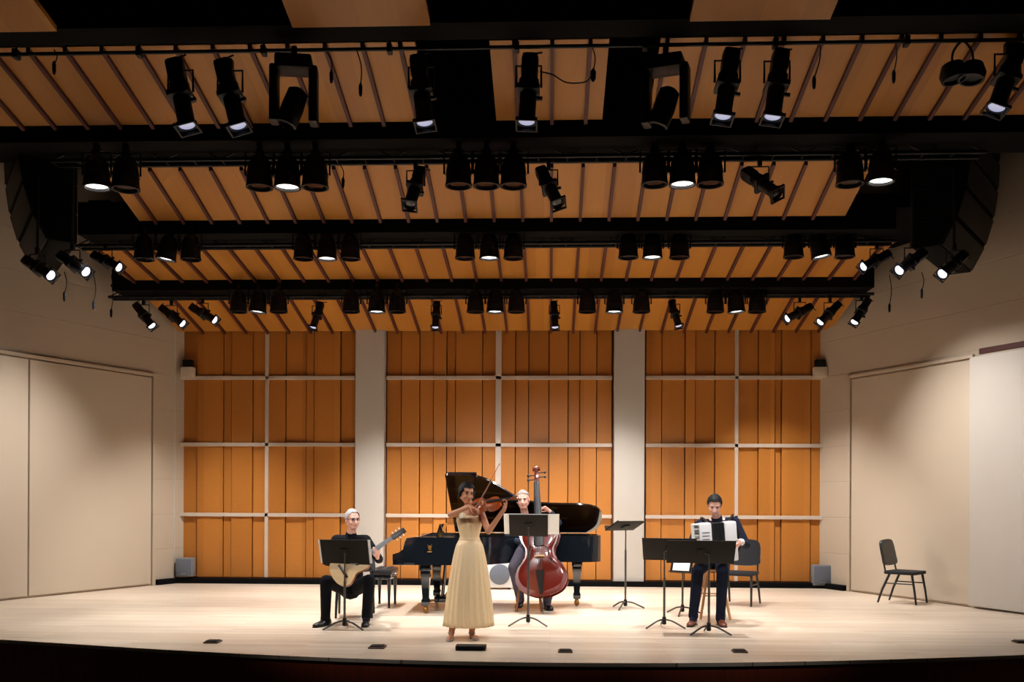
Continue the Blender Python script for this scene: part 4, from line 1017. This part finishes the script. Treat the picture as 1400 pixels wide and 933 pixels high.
bm = bmesh.new(); tube(bm, catmull([V((.225, .0, .18)), V((.262, .0, .05)), V((.262, 0, -.05)), V((.225, 0, -.18))], 5), .012, 8); obj('hand_strap', bm, M['ebony'], at_)

# ---- standing violinist
J3 = Pj(10.15)
vJ = dict(head=J3(638, 675, .0), neck=J3(642, 692, .02), chest=J3(642, 712, .03), waist=J3(642, 737, .03), pelvis=J3(641, 762, .03),
          shR=J3(627, 702, .02), shL=J3(657, 701, .02), elR=J3(616, 704, -.20), elL=J3(668, 727, -.14), wrR=J3(642, 693, -.36), wrL=J3(689, 697, -.34),
          hipR=J3(634, 768, .03), hipL=J3(648, 768, .03), knR=J3(627, 818, -.02), knL=J3(650, 818, .05), anR=J3(617, 866, -.03), anL=J3(645, 866, .04))
vface = V((.45, -.9, -.22)); vup = V((.12, -.1, 1))
vr = fl(634, 875); vt = thing('person', 'standing dark-haired violinist in a long pale gold gown', 'person', V((vr.x, vr.y, 0)))
bm = bmesh.new(); head(bm, vJ['head'], vface, vup, .94)
rcone(bm, vJ['neck'], V(vJ['head'])-V((0, 0, .05)), .045, .043)
sh = (V(vJ['shR'])+V(vJ['shL']))/2
ell(bm, V(vJ['chest'])+V((0, 0, .02)), (.125, .09, .14)); rcone(bm, vJ['chest'], vJ['waist'], .10, .09, 18); rcone(bm, vJ['waist'], vJ['pelvis'], .09, .125, 18)
for s in ('R', 'L'):
    rcone(bm, V(vJ['neck'])-V((0, 0, .02)), vJ['sh'+s], .05, .042); rcone(bm, vJ['chest'], vJ['sh'+s], .08, .042)
    chain(bm, [vJ['sh'+s], vJ['el'+s], vJ['wr'+s]], [.043, .033, .021])
    chain(bm, [vJ['hip'+s], vJ['kn'+s], vJ['an'+s]], [.085, .052, .032])
for s, tx in (('R', (-.05, -1, 0)), ('L', (.35, -.9, 0))):
    a = V(vJ['an'+s]); d_ = V(tx).normalized(); toe = V((a.x, a.y, .03))+d_*.13; rcone(bm, a, V((a.x, a.y, a.z-.055)), .030, .026); rcone(bm, V((a.x, a.y, a.z-.05)), toe, .027, .022); rcone(bm, toe, toe+d_*.045-V((0, 0, .008)), .024, .015)
hand(bm, vJ['wrR'], (.8, -.3, -.25), (.1, .1, -.9), (.3, -.9, 0), curl=.75, s=.92)
hand(bm, vJ['wrL'], (.35, -.1, .9), (-.75, -.2, .3), (-.2, -.9, 0), curl=1.3, s=.92)
fused('body', bm, M['skin3'], vt, .0050, 3)
face_parts(vt, vJ['head'], vface, vup, .94, brow='hairb')
def ponytail(bm, P, rot):
    ell(bm, P(0, -.10, .02), (.045, .04, .045), rot)
    for sx in (-1, 1): tube(bm, catmull([P(sx*.062, .045, .055), P(sx*.078, .02, .02), P(sx*.074, -.01, -.03), P(sx*.058, -.04, -.07)], 4), [.018]*12+[.012], 8)
hair_cap(vt, vJ['head'], vface, vup, 'hairb', .94, grow=.016, cut=-.012, extra=ponytail)
# gown: bodice and pleated skirt
c0 = V(vJ['chest']); w0 = V(vJ['waist']); p0 = V(vJ['pelvis'])
zt_ = c0.z+.055
secs = [(V((c0.x, c0.y, zt_)), .134, .108), (V((c0.x, c0.y-.005, c0.z)), .142, .122), (V((c0.x, c0.y, c0.z-.09)), .122, .105), (w0+V((0, 0, .03)), .104, .094), (w0, .108, .096), (w0-V((0, 0, .04)), .125, .108)]
bm = bmesh.new(); loft(bm, secs, 48); obj('bodice', bm, M['gown'], vt, world=True, ang=80)
hem = fl(640, 862).z
hz = J3(640, 856).z
top = w0-V((0, 0, .015)); skirt = []
for i in range(19):
    f = i/18; z = top.z+(hz-top.z)*f
    cxk = w0.x+(at(640, 856, 10.15).x-w0.x)*f
    skirt.append((V((cxk, w0.y+.0*f, z)), .118+.152*f**.62, .104+.16*f**.7))
pl = lambda f, a: min(1, f*2.2)*(.028*math.sin(a*22+1.5*math.sin(f*3))+.018*math.sin(a*9+2*f))*(1 if f > .01 else 0)
bm = bmesh.new(); loft(bm, skirt, 176, pl); sk = obj('skirt', bm, M['gown'], vt, world=True, ang=180)
bm = bmesh.new(); loft(bm, [(w0+V((0, 0, .012)), .110, .100), (w0-V((0, 0, .012)), .116, .104)], 40); obj('waistband', bm, M['gown'], vt, world=True)
bm = bmesh.new()
for k in range(9):
    a = k*2*PI/8; q = V(vJ['shR'])+V((.045+.022*math.cos(a), -.075, -.035+.022*math.sin(a))) if k < 8 else V(vJ['shR'])+V((.045, -.085, -.035)); ell(bm, q, (.022, .014, .022), u=10, v=8)
for k in range(3): tube(bm, [V(vJ['shR'])+V((.04+.01*k, -.06, -.04)), c0+V((-.08+.02*k, -.10, .06))], .008, 6)
obj('strap_flower', bm, M['cream'], vt, world=True)
def heel(a, d_):
    a = V(a); d_ = V(d_).normalized(); bm = bmesh.new(); y = V((-d_.y, d_.x, 0))
    rs = []
    for t_, z, w_, h in ((-.035, a.z-.075, .022, .02), (.02, a.z-.085, .026, .014), (.08, .028, .030, .012), (.13, .010, .036, .012), (.175, .008, .030, .011), (.20, .008, .012, .010)):
        c = V((a.x, a.y, z))+d_*t_; rs.append([c+y*w_*sx+V((0, 0, zz)) for sx, zz in ((-1, 0), (1, 0), (1, h), (-1, h))])
    rings(bm, rs); s_ = obj('shoe', bm, M['silver'], vt, world=True)
    bm = bmesh.new(); tube(bm, [V((a.x, a.y, a.z-.07))-d_*.025, V((a.x, a.y, .003))-d_*.03], [.014, .006], 8); obj('heel', bm, M['silver'], s_, world=True)
    bm = bmesh.new(); q = [V((a.x, a.y, a.z-.0))+V((math.cos(k*PI/6)*.034, math.sin(k*PI/6)*.034, 0)) for k in range(13)]; tube(bm, q, .005, 6); obj('ankle_strap', bm, M['silver'], s_, world=True)
heel(vJ['anR'], (-.05, -1, 0)); heel(vJ['anL'], (.35, -.9, 0))
# violin and bow
v0, v1 = J3(644, 695, -.13), J3(700, 685, -.36)
va = (v1-v0).normalized()
vio, _O = fiddle('violin', 'orange-brown violin held under the chin, scroll pointing right', 'violin', v0+va*.18, va, V((-.15, -.62, .75)), .36, 'violin', 'violin')
bm = bmesh.new(); ell(bm, (0, 0, 0), (.035, .025, .008)); bmesh.ops.transform(bm, matrix=Matrix.Translation(-(v0+va*.18)) @ frame(v0+va*.18, va, V((-.15, -.62, .75))) @ Matrix.Translation((-.15, -.05, .05)), verts=bm.verts); obj('chin_rest', bm, M['ebony'], vio)
bh = V(vJ['wrR'])+V((.07, -.03, -.02)); b1 = J3(675, 652, -.05)
bd = (b1-bh).normalized(); b1 = bh+bd*.72
bw = thing('violin_bow', 'thin violin bow held in the right hand, tip pointing up behind the violin', 'bow', bh)
up_ = V((0, 0, 1)); up_ = (up_-bd*up_.dot(bd)).normalized()
bm = bmesh.new(); tube(bm, catmull([V((0, 0, 0))-bd*.03+up_*.018, bd*.36+up_*.010, bd*.70+up_*.022], 5), .004, 6); obj('stick', bm, M['violin'], bw)
bm = bmesh.new(); box(bm, bd*.03+up_*.004, (.045, .010, .018), rot=frame((0, 0, 0), bd, up_).to_3x3(), bev=.002); obj('frog', bm, M['ebony'], bw)
bm = bmesh.new(); rings(bm, [[p+q for q in (V((0, .004, 0)), V((0, -.004, 0)), up_*.0015)] for p in (bd*.03-up_*.006, bd*.70-up_*.002)]); obj('hair', bm, M['bone'], bw)
bm = bmesh.new(); box(bm, bd*.70+up_*.01, (.012, .008, .026), rot=frame((0, 0, 0), bd, up_).to_3x3(), bev=.002); obj('tip', bm, M['ivory'], bw)
# ---------------------------------------------------------------- house lights
def free_spot(name, loc, tgt, power, size, col=(1, .97, .94), rad=.15, blend=.6):
    ld = bpy.data.lights.new(name, 'SPOT'); ld.energy = power; ld.spot_size = R(size); ld.spot_blend = blend; ld.color = col; ld.shadow_soft_size = rad
    o = bpy.data.objects.new(name, ld); COL.objects.link(o); o.location = loc
    o.rotation_euler = (V(tgt)-V(loc)).to_track_quat('-Z', 'Y').to_euler()
for x in (-4, 0, 4): free_spot('front_of_house_lamp', (x, 1.0, 6.2), (x*.25, 12.4, .9), 800, 30)
w = bpy.data.worlds.new('dark_hall'); SC.world = w; w.use_nodes = True
w.node_tree.nodes['Background'].inputs[0].default_value = (.9, .75, .6, 1); w.node_tree.nodes['Background'].inputs[1].default_value = .004
vs = SC.view_settings; vs.view_transform = 'Standard'; vs.look = 'None'; vs.exposure = EXPO; vs.gamma = 1; vs.use_curve_mapping = False
SC.cycles.use_denoising = True
SC.cycles.max_bounces = 6; SC.cycles.diffuse_bounces = 4; SC.cycles.sample_clamp_indirect = 6
